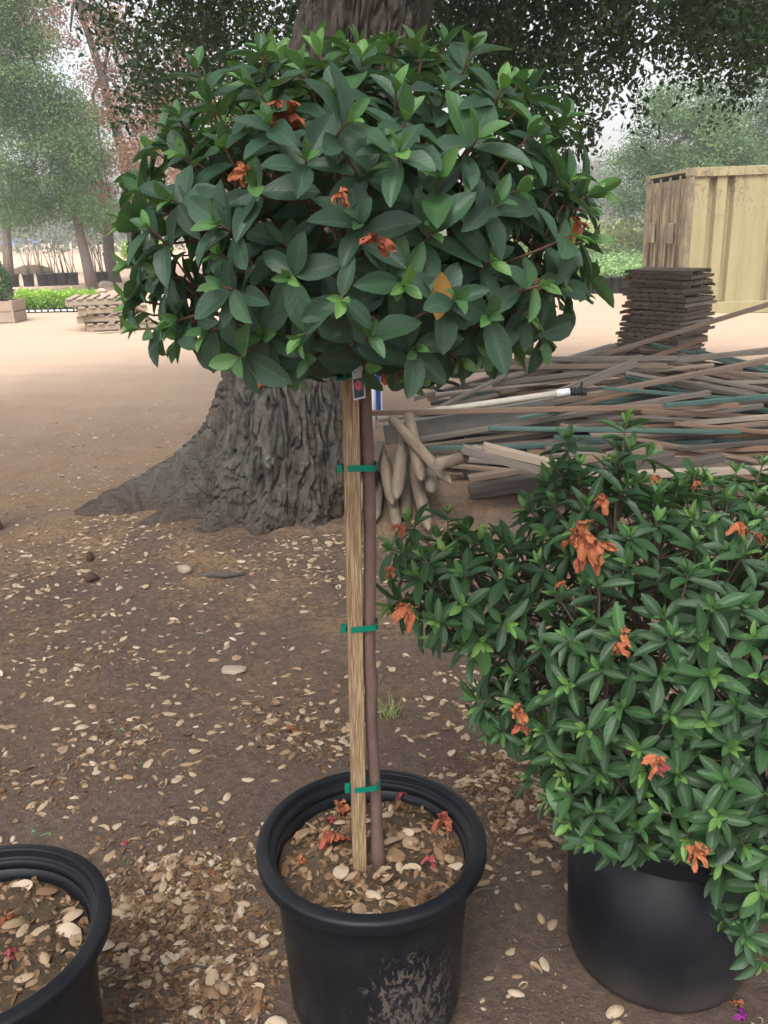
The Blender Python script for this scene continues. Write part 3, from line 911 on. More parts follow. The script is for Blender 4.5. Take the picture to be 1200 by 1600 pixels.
# stake, ties and hanging label
def stake():
    d = STT - STB; L = d.length
    m = MB().box((0, 0, L / 2), (.0265, .0265, L))
    o = m.build('wooden_stake', M['stake'], None, bevel=.0012)
    o.matrix_world = Matrix.Translation(STB) @ d.to_track_quat('Z', 'Y').to_matrix().to_4x4() @ Matrix.Rotation(R(4), 4, 'Z')
    tag(o, 'square striped-grain timber stake tied to the azalea stem', 'stake')
    for n, (py, lab, lean) in enumerate([(729, 'green plastic tie level with the foot of the oak', .0), (979, 'green plastic tie round stake and stem at mid height', .006), (1228, 'green plastic tie on the stake just above the pot rim', .008)]):
        c = STB.lerp(STT, (at_y(559, py, 1.335).z - STB.z) / (STT.z - STB.z))
        m = MB(); N = 40; loop = []
        for k in range(N):
            a = 2 * math.pi * k / N
            # rounded loop round stake (left) and stem (right)
            x = .0275 * abs(math.cos(a)) ** .45 * (1 if math.cos(a) > 0 else -1) + .0125
            y = .0170 * abs(math.sin(a)) ** .6 * (1 if math.sin(a) > 0 else -1) + .002
            loop.append((x, y, lean * (x / .02) * .3 + .001 * math.sin(a * 3)))
        hh = .0052
        for (x, y, z) in loop:
            for (s_, dz) in ((1.0, -hh), (1.0, hh), (.955, hh), (.955, -hh)):
                m.v.append((x * s_ + .0125 * (1 - s_), y * s_ + .002 * (1 - s_), z + dz))
        for k in range(N):
            for j in range(4):
                a, b = k * 4 + j, k * 4 + (j + 1) % 4
                a2, b2 = ((k + 1) % N) * 4 + j, ((k + 1) % N) * 4 + (j + 1) % 4
                m.f.append((a, b, b2, a2))
        # the knot tab at the left
        m.box((-.0195, -.006, 0), (.009, .012, .0125))
        o = m.build('plant_tie', M['tie']); o.location = c
        tag(o, lab, 'plant tie', 'green plastic plant ties')
    c = at_y(541, 582, 1.33)
    m = MB()
    for k in range(7):
        a = random.random() * 6.28
        m.tube([(0, 0, 0), (random.uniform(-.02, .012), random.uniform(-.02, .0), random.uniform(-.008, .008)), (random.uniform(-.014, .03), random.uniform(-.014, .01), random.uniform(-.012, .008))], [.0032, .0026, .0016], 5)
    o = m.build('plant_tie', M['tie'], smooth=True); o.location = c + Vector((-.004, -.013, 0))
    tag(o, 'knotted green plastic tie beside the hanging plant tag', 'plant tie', 'green plastic plant ties')
stake()
def plant_tag():
    c = at_y(559, 590, 1.30)
    root = empty('plant_tag', c)
    root.rotation_euler = (0, R(-5), R(-12))
    tag(root, 'narrow white plant tag printed with a pink flower, hanging from the stake', 'plant tag')
    def sheet(pts, y, th):
        m = MB(); n = len(pts); b = lambda z: .0035 * math.sin(z * 60)
        m.add([(x, y + b(z), z) for x, z in pts] + [(x, y + th + b(z), z) for x, z in pts],
              [tuple(range(n)), tuple(reversed(range(n, 2 * n)))] + [(i, n + i, n + (i + 1) % n, (i + 1) % n) for i in range(n)])
        return m
    sheet([(-.0095, -.034), (.0095, -.031), (.0105, -.018), (.0100, 0), (.0092, .012), (.0035, .034), (-.002, .036), (-.0065, .022), (-.0085, .008), (-.0095, -.012)], 0, .0006)
    cd = sheet([(-.0095, -.034), (.0095, -.031), (.0105, -.018), (.0100, 0), (.0092, .012), (.0035, .034), (-.002, .036), (-.0065, .022), (-.0085, .008), (-.0095, -.012)], 0, .0006).build('card', M['tag_white'], root)
    sheet([(-.0078, -.031), (.0080, -.0285), (.0085, -.012), (.0083, .0005), (-.0070, -.002)], -.0009, .0003).build('picture', M['tag_picture'], cd)
    for k, (z, w) in enumerate([(.0075, .0105), (.0115, .008)]):
        sheet([(-w / 2, z), (w / 2, z + .0022), (w / 2, z + .0034), (-w / 2, z + .0012)], -.0007, .0002).build('printed_line', M['print_dark'], cd)
plant_tag()

# ------------------------------------------------------------------ azalea bush in the right pot
def azalea_bush():
    base = Vector((POT_C[0], POT_C[1], .34))
    root = empty('azalea_bush', base)
    tag(root, 'broad leafy azalea bush with shrivelled orange flowers, growing in black pot', 'shrub')
    lobes = [((1040, 1010), 1.47, (.33, .30, .29)), ((735, 915), 1.47, (.14, .16, .085)), ((930, 815), 1.50, (.12, .14, .10)), ((1140, 880), 1.50, (.20, .2, .15)),
             ((965, 1210), 1.36, (.15, .16, .10)), ((1130, 1200), 1.27, (.17, .17, .16)), ((800, 1100), 1.42, (.06, .10, .045)), ((1190, 1340), 1.20, (.08, .10, .09)), ((1240, 1050), 1.4, (.2, .25, .3))]
    L = [(np.array(tuple(at_y(*p, Y) - base)), np.array(r)) for p, Y, r in lobes]
    def inside(pt, k, m=.90):
        return any(i != k and (((pt - c) / (r * m)) ** 2).sum() < 1 for i, (c, r) in enumerate(L))
    cand, cd = [], []
    for k, (c, r) in enumerate(L):
        n = int(16000 * (r[0] * r[1] + r[1] * r[2] + r[0] * r[2]))
        u = rand_dirs(n)
        for q in u:
            pt = c + q * r * random.uniform(.93, 1.07)
            if inside(pt, k): continue
            if pt[2] < -.08 and np.hypot(pt[0], pt[1]) < .24: continue
            cand.append(pt); cd.append(q * np.array([1, 1, .8]) + np.array([0, 0, .45]))
    ordr = list(range(len(cand))); random.shuffle(ordr)
    cand = [cand[i] for i in ordr]; cd = [cd[i] for i in ordr]
    sel = poisson(cand, .050, 760)
    tips = [Vector(cand[i]) for i in sel]; dirs = [Vector(cd[i]) + Vector((random.gauss(0, .2), random.gauss(0, .2), random.gauss(0, .15))) for i in sel]
    # inner fill
    ci = []
    for k, (c, r) in enumerate(L):
        for q in rand_dirs(int(9000 * r[0] * r[1])):
            ci.append(c + q * r * random.uniform(.55, .8))
    random.shuffle(ci)
    seli = poisson(ci, .070, 420)
    itips = [Vector(ci[i]) for i in seli]; idirs = [Vector((ci[i][0], ci[i][1], abs(ci[i][2]) + .2)) for i in seli]
    ex = [(885, 690, 1.5, (-.2, 0, 1)), (905, 730, 1.48, (0, -.2, 1)), (978, 662, 1.5, (.05, 0, 1)), (985, 705, 1.5, (0, -.2, 1)), (962, 725, 1.47, (-.3, -.2, 1)), (1010, 715, 1.5, (.5, 0, .8)), (870, 735, 1.5, (-.6, 0, .7)),
          (640, 815, 1.45, (-.5, 0, .8)), (615, 860, 1.45, (-.9, -.1, .3)), (700, 805, 1.47, (0, 0, 1)), (612, 945, 1.4, (-.7, -.2, -.3)), (690, 985, 1.42, (-.8, -.3, .2)), (730, 1010, 1.4, (-.6, -.4, .3)), (660, 870, 1.4, (-.4, -.4, .6)),
          (745, 1095, 1.38, (-1, -.1, .2)), (765, 1140, 1.38, (-.5, -.2, -.5)), (830, 1150, 1.33, (-.3, -.5, -.1)), (1165, 1465, 1.12, (-.3, -.6, .3)), (1130, 1440, 1.16, (-.7, -.3, .1)), (1190, 1500, 1.12, (0, -.7, -.2)), (870, 1180, 1.35, (-.7, -.3, .2)), (885, 1210, 1.3, (-.6, -.4, 0)),
          (1085, 745, 1.5, (0, 0, 1)), (1150, 740, 1.5, (.1, 0, 1)), (1030, 770, 1.5, (-.1, 0, 1)), (1190, 730, 1.5, (.2, 0, 1))]
    for px, py, Y, d in ex: tips.append(at_y(px, py, Y) - base); dirs.append(Vector(d))
    tw = MB(); ramify(tw, Vector((0, 0, .06)), tips + itips, dirs + idirs, 18, .5, .008)
    forks = [Vector((random.gauss(0, .03), random.gauss(0, .03), random.uniform(.05, .08))) for _ in range(7)]
    for f in forks: tw.tube([(f.x * .3, f.y * .3, -.005), (f.x * .6, f.y * .6, f.z * .5), f], [.010, .008, .006], 6, cap=False)
    tag(tw.build('branches', M['bush_twig'], root, smooth=True), kind='stuff')
    tm = [leaf_tmpl(1, w, 6, 4, dr, cu, wd, wv, 0, s) for s, (w, dr, cu, wd, wv) in enumerate(
        [(.32, .10, .30, .52, .0), (.35, .20, .22, .56, .02), (.29, .04, .34, .52, .01), (.37, .14, .2, .55, .02), (.31, .28, .26, .5, .02)])]
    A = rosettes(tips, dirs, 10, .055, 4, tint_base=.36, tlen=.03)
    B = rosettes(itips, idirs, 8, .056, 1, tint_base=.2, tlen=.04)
    P, Rm, S, T = (np.concatenate([a, b]) for a, b in zip(A, B))
    plant_leaves(root, P, Rm, S, T, tm, M['bush_leaf'])
    for k, (px, py, Y, mt, sz, n) in enumerate([(945, 778, 1.36, 'petal_dry', .022, 8), (905, 835, 1.26, 'petal_dry', .034, 14), (930, 850, 1.26, 'petal_dry', .03, 12), (915, 865, 1.27, 'petal_rust', .024, 9), (975, 990, 1.18, 'petal_dry', .02, 4), (965, 1008, 1.17, 'petal_dry', .026, 6),
                                                (640, 950, 1.33, 'petal_dry', .026, 8), (625, 822, 1.38, 'petal_rust', .014, 7), (612, 888, 1.38, 'petal_dry', .014, 6), (808, 1110, 1.26, 'petal_dry', .022, 10), (815, 1135, 1.25, 'petal_rust', .016, 7), (1030, 1185, 1.08, 'petal_dry', .024, 7),
                                                (1030, 1200, 1.08, 'petal_pink', .016, 6), (1085, 1330, 1.04, 'petal_dry', .022, 8), (1160, 825, 1.33, 'petal_dry', .02, 8), (1180, 835, 1.33, 'petal_rust', .018, 8), (1020, 745, 1.42, 'petal_dry', .014, 7), (880, 912, 1.3, 'petal_rust', .014, 6), (1085, 752, 1.42, 'petal_rust', .012, 6)]):
        wilted('wilted_flower', at_y(px, py, Y) - base, sz, M[mt], root, 300 + k, n)
azalea_bush()

# ------------------------------------------------------------------ fallen leaves
def shell_leaf(W, dome, bend, edge, seed, nl=6, nc=4):
    """a dry oval leaf: shallow shell, slightly bent and uneven at the margin"""
    t = .5 - .5 * np.cos(np.linspace(0, 1, nl + 1) * math.pi); u = np.linspace(-1, 1, nc + 1)
    T, U = np.meshgrid(t, u, indexing='ij')
    prof = np.clip(4 * T * (1 - T), 0, 1) ** .56 + .02
    prof = prof * (1 + .14 * (vnoise(T * 3 + seed * 7.1, np.sign(U) * 2 + seed, s=seed) - .5))
    X = U * prof * W / 2; Y = T - .5
    Z = dome * W * (1 - U ** 2) * np.sin(math.pi * T) + bend * (Y * Y * 4 - .5) + edge * (vnoise(T * 4 + seed, U * 2.2 + seed * 3, s=seed + 5) - .5)
    X = X + .05 * np.sin(T * 3.1 + seed) * .6
    V = np.stack([X, Y, Z], -1).reshape(-1, 3); V[:, 2] -= V[:, 2].mean()
    q = np.arange((nl + 1) * (nc + 1)).reshape(nl + 1, nc + 1)
    Q = np.stack([q[:-1, :-1], q[:-1, 1:], q[1:, 1:], q[1:, :-1]], -1).reshape(-1, 4)
    return V, Q, np.stack([T, U], -1).reshape(-1, 2)
LIT = [shell_leaf(*a, k) for k, a in enumerate([(.52, .28, -.06, .05), (.58, .22, .05, .08), (.46, .34, -.04, .04), (.62, -.20, .06, .10), (.50, .26, .0, .06), (.66, .16, -.08, .14), (.44, .30, .03, .05), (.55, -.26, -.04, .08)])]
def litter():
    pts = []
    patches = [(270, 1380, .18, 110), (300, 1480, .18, 100), (215, 1420, .12, 70), (330, 1560, .16, 80), (800, 1230, .13, 70), (800, 1280, .12, 60), (770, 1210, .1, 30), (350, 1380, .10, 50), (440, 1130, .14, 45), (490, 1160, .1, 30),
               (60, 1220, .2, 60), (190, 1170, .16, 45), (330, 1180, .2, 45), (60, 1060, .3, 90), (150, 1020, .25, 60), (40, 930, .4, 140), (60, 880, .4, 120), (250, 830, .35, 130), (420, 870, .3, 90), (500, 880, .3, 130), (150, 850, .35, 110),
               (560, 860, .25, 60), (720, 1060, .2, 35), (650, 1160, .2, 40), (780, 1330, .15, 35), (380, 1040, .25, 40), (1080, 1560, .1, 12), (850, 1560, .12, 22), (720, 1080, .12, 30), (600, 1080, .3, 40), (300, 950, .4, 60), (100, 690, .9, 110), (220, 730, .45, 70), (60, 770, .5, 70), (180, 650, 1.0, 80), (1170, 625, .6, 200), (1130, 610, .5, 90)]
    for px, py, s, n in patches:
        c = at_z(px, py)
        for _ in range(n): pts.append((c.x + random.gauss(0, s * .75), c.y + random.gauss(0, s * .75), 'ground'))
    for _ in range(1100):
        Y = .9 + 6.2 * random.random() ** 1.2
        pts.append((random.uniform(-.62, .62) * (Y + .5), Y, 'ground'))
    keep = []
    for x, y, k in pts:
        if any(math.hypot(x - a[0], y - a[1]) < .205 for a in (POT_A, POT_B, POT_C)): continue
        if math.hypot(x + .55, y - 4.6) < .62: continue
        if y > 4.2 and -.05 < x and y < 6.6: continue
        keep.append((x, y))
    P = np.array(keep)
    n = len(P)
    d = np.hypot(P[:, 0], P[:, 1] + .2)
    P = P[np.argsort(np.hypot(d, 1.5))]
    yaw = RNG.random(n) * 6.28
    l = np.stack([np.cos(yaw), np.sin(yaw), RNG.normal(0, .10, n)], -1)
    nn = np.stack([RNG.normal(0, .16, n), RNG.normal(0, .16, n), np.ones(n)], -1)
    Rm = frames(l, nn)
    S = np.clip(RNG.gamma(9, .0033, n), .012, .046); T = np.clip(RNG.normal(.62, .28, n), 0, 1)
    which = RNG.integers(0, len(LIT), n)
    Z = np.zeros(n)
    for i in range(n):
        v = LIT[which[i]][0] @ Rm[i].T * S[i]
        g = ground_h(v[:, 0] + P[i, 0], v[:, 1] + P[i, 1])
        Z[i] = np.quantile(g - v[:, 2], .72)
    P3 = np.concatenate([P, Z[:, None]], 1)
    # only leaves inside the frame become objects
    Mi = np.array(CAMROT.to_3x3().inverted())
    loc = (P3 - np.array([0, 0, CAM_H])) @ Mi.T
    px = 600 + F_PX * loc[:, 0] / -loc[:, 2]; py = 800 - F_PX * loc[:, 1] / -loc[:, 2]
    inf = (px > 5) & (px < 1195) & (py < 1595) & ~((px > 430) & (px < 735) & (py > 1330)) & ~((px > 880) & (py > 1000)) & ~((px < 170) & (py > 1330))
    order = np.where(inf)[0]; order = order[np.argsort(-S[order] / -loc[order, 2])]
    big = order[:205]; rest = np.setdiff1d(np.arange(n), big)
    cache = {}
    for i in big:
        tb = int(min(5, T[i] * 6)); key = (int(which[i]), tb)
        if key not in cache:
            tv, tq, tuv = LIT[key[0]]
            me = mesh_quads('fallen_leaf', tv, tq, np.concatenate([tuv, np.full((len(tuv), 1), (tb + .5) / 6)], 1)); me.materials.append(M['litter']); cache[key] = me
        M4 = Matrix.Identity(4)
        for a in range(3):
            for b in range(3): M4[a][b] = Rm[i][a, b] * S[i]
            M4[a][3] = P3[i][a]
        o = link('fallen_leaf', cache[key]); o.matrix_world = M4
        tag(o, 'dry tan oval leaf lying on the brown dirt', 'leaf', 'dry leaves scattered on the dirt')
    tag(link('leaf_litter', scatter_mesh('leaf_litter', LIT, which[rest], Rm[rest], P3[rest], S[rest], T[rest]), M['litter']),
        'small dry tan leaves strewn over the ground around the oak', 'leaf litter', kind='stuff')
    # crumbs
    c = []
    for px_, py_, s, k in patches:
        q = at_z(px_, py_)
        c.append(np.stack([RNG.normal(q.x, s * .9, k * 16), RNG.normal(q.y, s * .9, k * 16)], -1))
    Yc = .9 + 5.5 * RNG.random(12000) ** 1.1
    c.append(np.stack([RNG.uniform(-.6, .6, 12000) * (Yc + .5), Yc], -1))
    c = np.concatenate(c)
    m = np.hypot(c[:, 0] + .55, c[:, 1] - 4.6) > .6
    for a in (POT_A, POT_B, POT_C): m &= np.hypot(c[:, 0] - a[0], c[:, 1] - a[1]) > .2
    c = c[m]
    zz = ground_h(c[:, 0], c[:, 1]) + .0015
    n = len(c)
    yaw = RNG.random(n) * 6.28
    me = scatter_mesh('leaf_crumbs', [DIAMOND], np.zeros(n, int), frames(np.stack([np.cos(yaw), np.sin(yaw), RNG.normal(0, .35, n)], -1), np.stack([RNG.normal(0, .4, n), RNG.normal(0, .4, n), np.ones(n)], -1)),
                      np.concatenate([c, zz[:, None]], 1), RNG.uniform(.003, .010, n), np.clip(RNG.normal(.15, .2, n), 0, 1))
    # half-rotted brown bits in the thick patches
    c2 = []
    for px_, py_, s_, k in patches[:12] + [(120, 1560, .2, 60), (380, 1560, .15, 60), (250, 1560, .2, 90)]:
        q = at_z(px_, py_); c2.append(np.stack([RNG.normal(q.x, s_ * .7, k * 3), RNG.normal(q.y, s_ * .7, k * 3)], -1))
    c2 = np.concatenate(c2); m2 = np.ones(len(c2), bool)
    for a in (POT_A, POT_B, POT_C): m2 &= np.hypot(c2[:, 0] - a[0], c2[:, 1] - a[1]) > .2
    c2 = c2[m2]; n2 = len(c2); yaw2 = RNG.random(n2) * 6.28
    me2 = scatter_mesh('rotted_leaves', LIT, RNG.integers(0, len(LIT), n2), frames(np.stack([np.cos(yaw2), np.sin(yaw2), RNG.normal(0, .3, n2)], -1), np.stack([RNG.normal(0, .45, n2), RNG.normal(0, .45, n2), np.ones(n2)], -1)),
                       np.concatenate([c2, ground_h(c2[:, 0], c2[:, 1])[:, None] + .003], 1), RNG.uniform(.008, .024, n2), np.clip(RNG.normal(.08, .14, n2), 0, 1))
    tag(link('rotted_leaves', me2, M['litter']), 'dark half-rotted leaf bits among the pale litter', 'leaf litter', kind='stuff')
    tag(link('leaf_crumbs', me, M['litter']), 'crumbled orange-brown leaf bits on the dirt', 'leaf litter', kind='stuff')
    # leaves on the soil of the pots
    for (pc, nlv, seed, lab, grp) in [(POT_A, 62, 3, 'dry leaf on the soil of the staked tree\'s pot', 'dry leaves in the staked tree\'s pot'), (POT_B, 36, 13, 'dry leaf on the soil of the pot without a plant', 'dry leaves in the plantless pot')]:
        for k in range(nlv):
            a = random.random() * 6.28; r = .168 * math.sqrt(random.random())
            x, y = r * math.cos(a), r * math.sin(a)
            if pc == POT_A and (math.hypot(x - .004, y - .003) < .026 or math.hypot(x + .02, y + .02) < .028): continue
            w = random.randrange(len(LIT)); s = random.choice([random.uniform(.020, .034), random.uniform(.02, .034), random.uniform(.034, .046)])
            yw = random.random() * 6.28
            Rk = frames(np.array([[math.cos(yw), math.sin(yw), random.gauss(0, .2)]]), np.array([[random.gauss(0, .3), random.gauss(0, .3), 1]]))[0]
            v = LIT[w][0] @ Rk.T * s
            rr_ = np.hypot(v[:, 0] + x, v[:, 1] + y)
            if rr_.max() > .178: continue
            z = float(np.quantile(.352 + soil_h(v[:, 0] + x, v[:, 1] + y, seed) - .014 * (rr_ / .1795) ** 4 - v[:, 2], .75))
            tb = random.choice([0, 1, 2, 2, 3, 3, 4, 4, 5]); key = (w, tb)
            if key not in cache:
                tv, tq, tuv = LIT[w]
                me = mesh_quads('fallen_leaf', tv, tq, np.concatenate([tuv, np.full((len(tuv), 1), (tb + .5) / 6)], 1)); me.materials.append(M['litter']); cache[key] = me
            M4 = Matrix.Identity(4)
            for a_ in range(3):
                for b_ in range(3): M4[a_][b_] = Rk[a_, b_] * s
            M4[0][3], M4[1][3], M4[2][3] = pc[0] + x, pc[1] + y, z
            o = link('fallen_leaf', cache[key]); o.matrix_world = M4
            tag(o, lab, 'leaf', grp)
        # mulch crumbs
        n = 620
        a = RNG.random(n) * 6.28; r = .172 * np.sqrt(RNG.random(n)); x, y = r * np.cos(a), r * np.sin(a)
        z = .352 + soil_h(x, y, seed) - .014 * (r / .1795) ** 4 + .001
        yaw = RNG.random(n) * 6.28
        me = scatter_mesh('mulch', LIT, RNG.integers(0, len(LIT), n), frames(np.stack([np.cos(yaw), np.sin(yaw), RNG.normal(0, .5, n)], -1), np.stack([RNG.normal(0, .6, n), RNG.normal(0, .6, n), np.ones(n)], -1)),
                          np.stack([x + pc[0], y + pc[1], z], -1), RNG.uniform(.008, .024, n), np.clip(RNG.normal(.12, .18, n), 0, 1))
        tag(link('mulch', me, M['litter']), 'crumbled brown mulch on the soil of ' + ('the staked tree\'s pot' if pc == POT_A else 'the plantless pot'), 'mulch', kind='stuff')
    # withered petals lying about
    def drop(px, py, z, mt, sz, lab, n=7, cat='petals'):
        p = at_z(px, py, z)
        if z < .1: p.z = gz(p.x, p.y)
        o = wilted('fallen_flower', (0, 0, sz * .25), sz, M[mt], None, int(px + py), n); o.location = p
        tag(o, lab, cat)
    drop(530, 1262, .36, 'petal_dry', .022, 'orange withered flower on pot soil left of the stake')
    drop(520, 1280, .36, 'petal_pink', .014, 'dull red petal scrap touching the orange flower on pot soil')
    drop(627, 1240, .36, 'petal_pink', .014, 'pink petal on pot soil behind the stem')
    drop(672, 1345, .36, 'petal_pink', .020, 'pink and red petals on pot soil right of the stem')
    drop(690, 1285, .36, 'petal_rust', .026, 'rust-brown curled leaf scrap near the pot\'s right inner wall')
    drop(470, 1345, .36, 'petal_dry', .012, 'small orange petal on pot soil near the front left rim')
    drop(520, 1310, .36, 'petal_rust', .034, 'brown withered flower spread on pot soil by the stake\'s foot', 9)
    drop(455, 1145, 0, 'petal_dry', .016, 'red-orange petal on a leaf patch in the open dirt')
    drop(8, 1435, .36, 'petal_dry', .02, 'red-orange petal on the soil of the plantless pot')
    drop(14, 1492, .36, 'petal_pink', .014, 'small red petal on the soil of the plantless pot')
    drop(195, 1320, 0, 'petal_pink', .012, 'small pink petal in the litter beside the plantless pot')
    drop(330, 1370, 0, 'petal_dry', .014, 'orange petal in the litter left of the staked tree\'s pot')
    drop(1165, 1592, 0, 'petal_purple', .022, 'fallen purple flower on the dirt by the bush\'s pot')
    drop(1150, 1570, 0, 'petal_dry', .018, 'orange-tan withered petals beside the purple flower')
    # green leaves fallen on the dirt
    for px, py, yw in [(70, 1302, .4), (55, 1298, 2.6), (205, 1345, 1.0), (178, 1425, .2), (318, 992, .6), (190, 1143, 1.9), (215, 1190, .3), (285, 1185, 1.4), (462, 940, .2)]:
        p = at_z(px, py); t_ = LIT[3]
        Rk = frames(np.array([[math.cos(yw), math.sin(yw), 0]]), np.array([[.1, .05, 1]]))[0]
        v = t_[0] @ Rk.T * .03
        z = float(np.quantile(ground_h(v[:, 0] + p.x, v[:, 1] + p.y) - v[:, 2], .75))
        M4 = Matrix.Identity(4)
        for a_ in range(3):
            for b_ in range(3): M4[a_][b_] = Rk[a_, b_] * .03
        M4[0][3], M4[1][3], M4[2][3] = p.x, p.y, z
        o = link('fallen_leaf', mesh_quads('fallen_leaf', t_[0], t_[1], np.concatenate([t_[2], np.zeros((len(t_[2]), 1))], 1)), M['green_litter']); o.matrix_world = M4
        tag(o, 'small fresh green leaf dropped on the brown dirt', 'leaf', 'green leaves dropped on the dirt')
litter()

def lump(name, loc, r, mat, seed, squash=.7):
    bm = bmesh.new(); bmesh.ops.create_icosphere(bm, subdivisions=3, radius=1)
    co = np.array([v.co[:] for v in bm.verts])
    k = .65 + .7 * fbm(co[:, 0] * 1.7 + seed, co[:, 1] * 1.7, co[:, 2] * 1.7, 4, seed)
    for v, f in zip(bm.verts, k): v.co = Vector((v.co.x * f * r[0], v.co.y * f * r[1], v.co.z * f * r[2])); 
    for f in bm.faces: f.smooth = True
    me = bpy.data.meshes.new(name); bm.to_mesh(me); bm.free()
    o = link(name, me, mat); o.location = loc
    return o
for px, py, r, mt, nm, lab, cat, sd in [(290, 899, (.034, .026, .022), 'stone', 'stone', 'pale fist-sized stone lying between oak root and stick', 'stone', 1), (143, 906, (.032, .025, .024), 'clod', 'dirt_clod', 'dark earth clod lying alone on the dirt, the wider of two', 'clod', 2),
                                (141, 876, (.018, .016, .030), 'clod', 'dirt_clod', 'small upright dark clod on the dirt before the oak root', 'clod', 3), (365, 1046, (.05, .03, .008), 'stone', 'stone', 'flat tan stone half sunk in the dirt', 'stone', 4)]:
    p = at_z(px, py); o = lump(nm, (p.x, p.y, gz(p.x, p.y) + r[2] * .5), r, M[mt], sd); tag(o, lab, cat)
p = at_z(347, 905)
o = MB().tube([(-.10, 0, .0), (-.05, .01, .006), (.02, .0, .004), (.10, .02, .0)], [.009, .016, .015, .008], 8).build('stick', M['lumber_dark'], None, True)
o.location = (p.x, p.y, gz(p.x, p.y) + .012); tag(o, 'short dark stick lying on the dirt before the oak', 'stick')
for px, py, L_, yw, lab in [(310, 1522, .10, .1, 'thin dark twig in leaf litter between the two flared pots'), (760, 1400, .09, .3, 'thin dark twig on dirt between the two planted pots'), (860, 1490, .10, .5, 'thin twig lying against the straight-sided pot')]:
    p = at_z(px, py)
    q = [(-L_ * .5, 0, .003), (-L_ * .1, .008, .006), (L_ * .5, -.006, .003)]
    o = MB().tube(q, [.0025, .003, .0015], 6).build('twig', M['lumber_dark'], None, True)
    o.location = (p.x, p.y, gz(p.x, p.y)); o.rotation_euler = (0, 0, yw); tag(o, lab, 'twig')
p = at_z(607, 1112)
n = 60; a = RNG.random(n) * 6.28
me = scatter_mesh('grass_tuft', [BLADE], np.zeros(n, int), frames(np.stack([np.cos(a) * .9, np.sin(a) * .9, np.full(n, .8)], -1), np.tile([0, 0, 1.], (n, 1))), np.stack([RNG.normal(0, .02, n), RNG.normal(0, .02, n), np.zeros(n)], -1), RNG.uniform(.03, .07, n), RNG.random(n))
o = link('grass_tuft', me, M['tall_grass']); o.location = (p.x, p.y, gz(p.x, p.y)); tag(o, 'sparse pale grass tuft sprouting in the dirt behind the stem', 'grass', kind='stuff')

# ------------------------------------------------------------------ heap of lumber: boards settle on each other
HX0, HX1, HY0, HY1, HC = -1.2, 5.2, 3.6, 8.2, .02
HM = ground_h(*np.meshgrid(np.arange(HX0, HX1, HC), np.arange(HY0, HY1, HC), indexing='xy')).T.copy()
def hm_at(x, y):
    i = np.clip(((x - HX0) / HC).astype(int), 0, HM.shape[0] - 1); j = np.clip(((y - HY0) / HC).astype(int), 0, HM.shape[1] - 1)
    return i, j
def settle(cx, cy, yaw, L, w, t, name, mat, label, cat='board', group=None, mesh=None, maxtilt=.35, limit=None):
    s = np.arange(-L / 2, L / 2 + .001, .02); ca, sa = math.cos(yaw), math.sin(yaw)
    offs = np.arange(-w / 2, w / 2 + .001, .01)
    X = cx + s[:, None] * ca - offs[None] * sa; Y = cy + s[:, None] * sa + offs[None] * ca
    I, J = hm_at(X, Y)
    h = HM[I, J].max(1)
    # upper hull edge spanning the centre
    hull = []
    for k in range(len(s)):
        while len(hull) >= 2:
            (x1, y1), (x2, y2) = hull[-2], hull[-1]
            if (x2 - x1) * (h[k] - y1) - (y2 - y1) * (s[k] - x1) >= 0: hull.pop()
            else: break
        hull.append((s[k], h[k]))
    for (x1, y1), (x2, y2) in zip(hull[:-1], hull[1:]):
        if x1 <= 0 <= x2: break
    b = (y2 - y1) / max(x2 - x1, 1e-6); a = y1 - b * x1
    if abs(b) > maxtilt:
        b = math.copysign(maxtilt, b); a = (h - b * s).max()
    if limit is not None and a + t > limit: return None
    zt = a + b * s
    HM[I, J] = np.maximum(HM[I, J], (zt + t + .001)[:, None])
    tilt = math.atan(b)
    if mesh is None:
        m = MB().box((0, 0, t / 2), (L, w, t)); o = m.build(name, mat, None, bevel=.002)
    else:
        o = link(name, mesh, mat)
    o.matrix_world = Matrix.Translation((cx, cy, a + .0005)) @ Matrix.Rotation(yaw, 4, 'Z') @ Matrix.Rotation(-tilt, 4, 'Y') @ Matrix.Rotation(random.gauss(0, .03), 4, 'X')
    tag(o, label, cat, group)
    return o
def board(px, py, Y, yaw_deg, L, w, t, kind, label=None, group=None, limit=None):
    x = at_y(px, py, Y).x
    names = {'grey': 'weathered grey board in the heap of loose lumber', 'brown': 'brown board in the heap of loose lumber', 'red': 'reddish-brown board in the heap of loose lumber',
             'pale': 'pale raw-wood board in the heap of loose lumber', 'dark': 'dark blackened board in the heap of loose lumber', 'green': 'green painted strip in the heap of loose lumber'}
    return settle(x, Y, R(yaw_deg), L, w, t, 'lumber_board', M['lumber_' + kind], label or names[kind], 'board', group or {'grey': 'grey boards in the lumber heap', 'brown': 'brown boards in the lumber heap', 'red': 'reddish boards in the lumber heap', 'pale': 'pale boards in the lumber heap', 'dark': 'dark boards in the lumber heap', 'green': 'green strips in the lumber heap'}[kind], limit=limit)

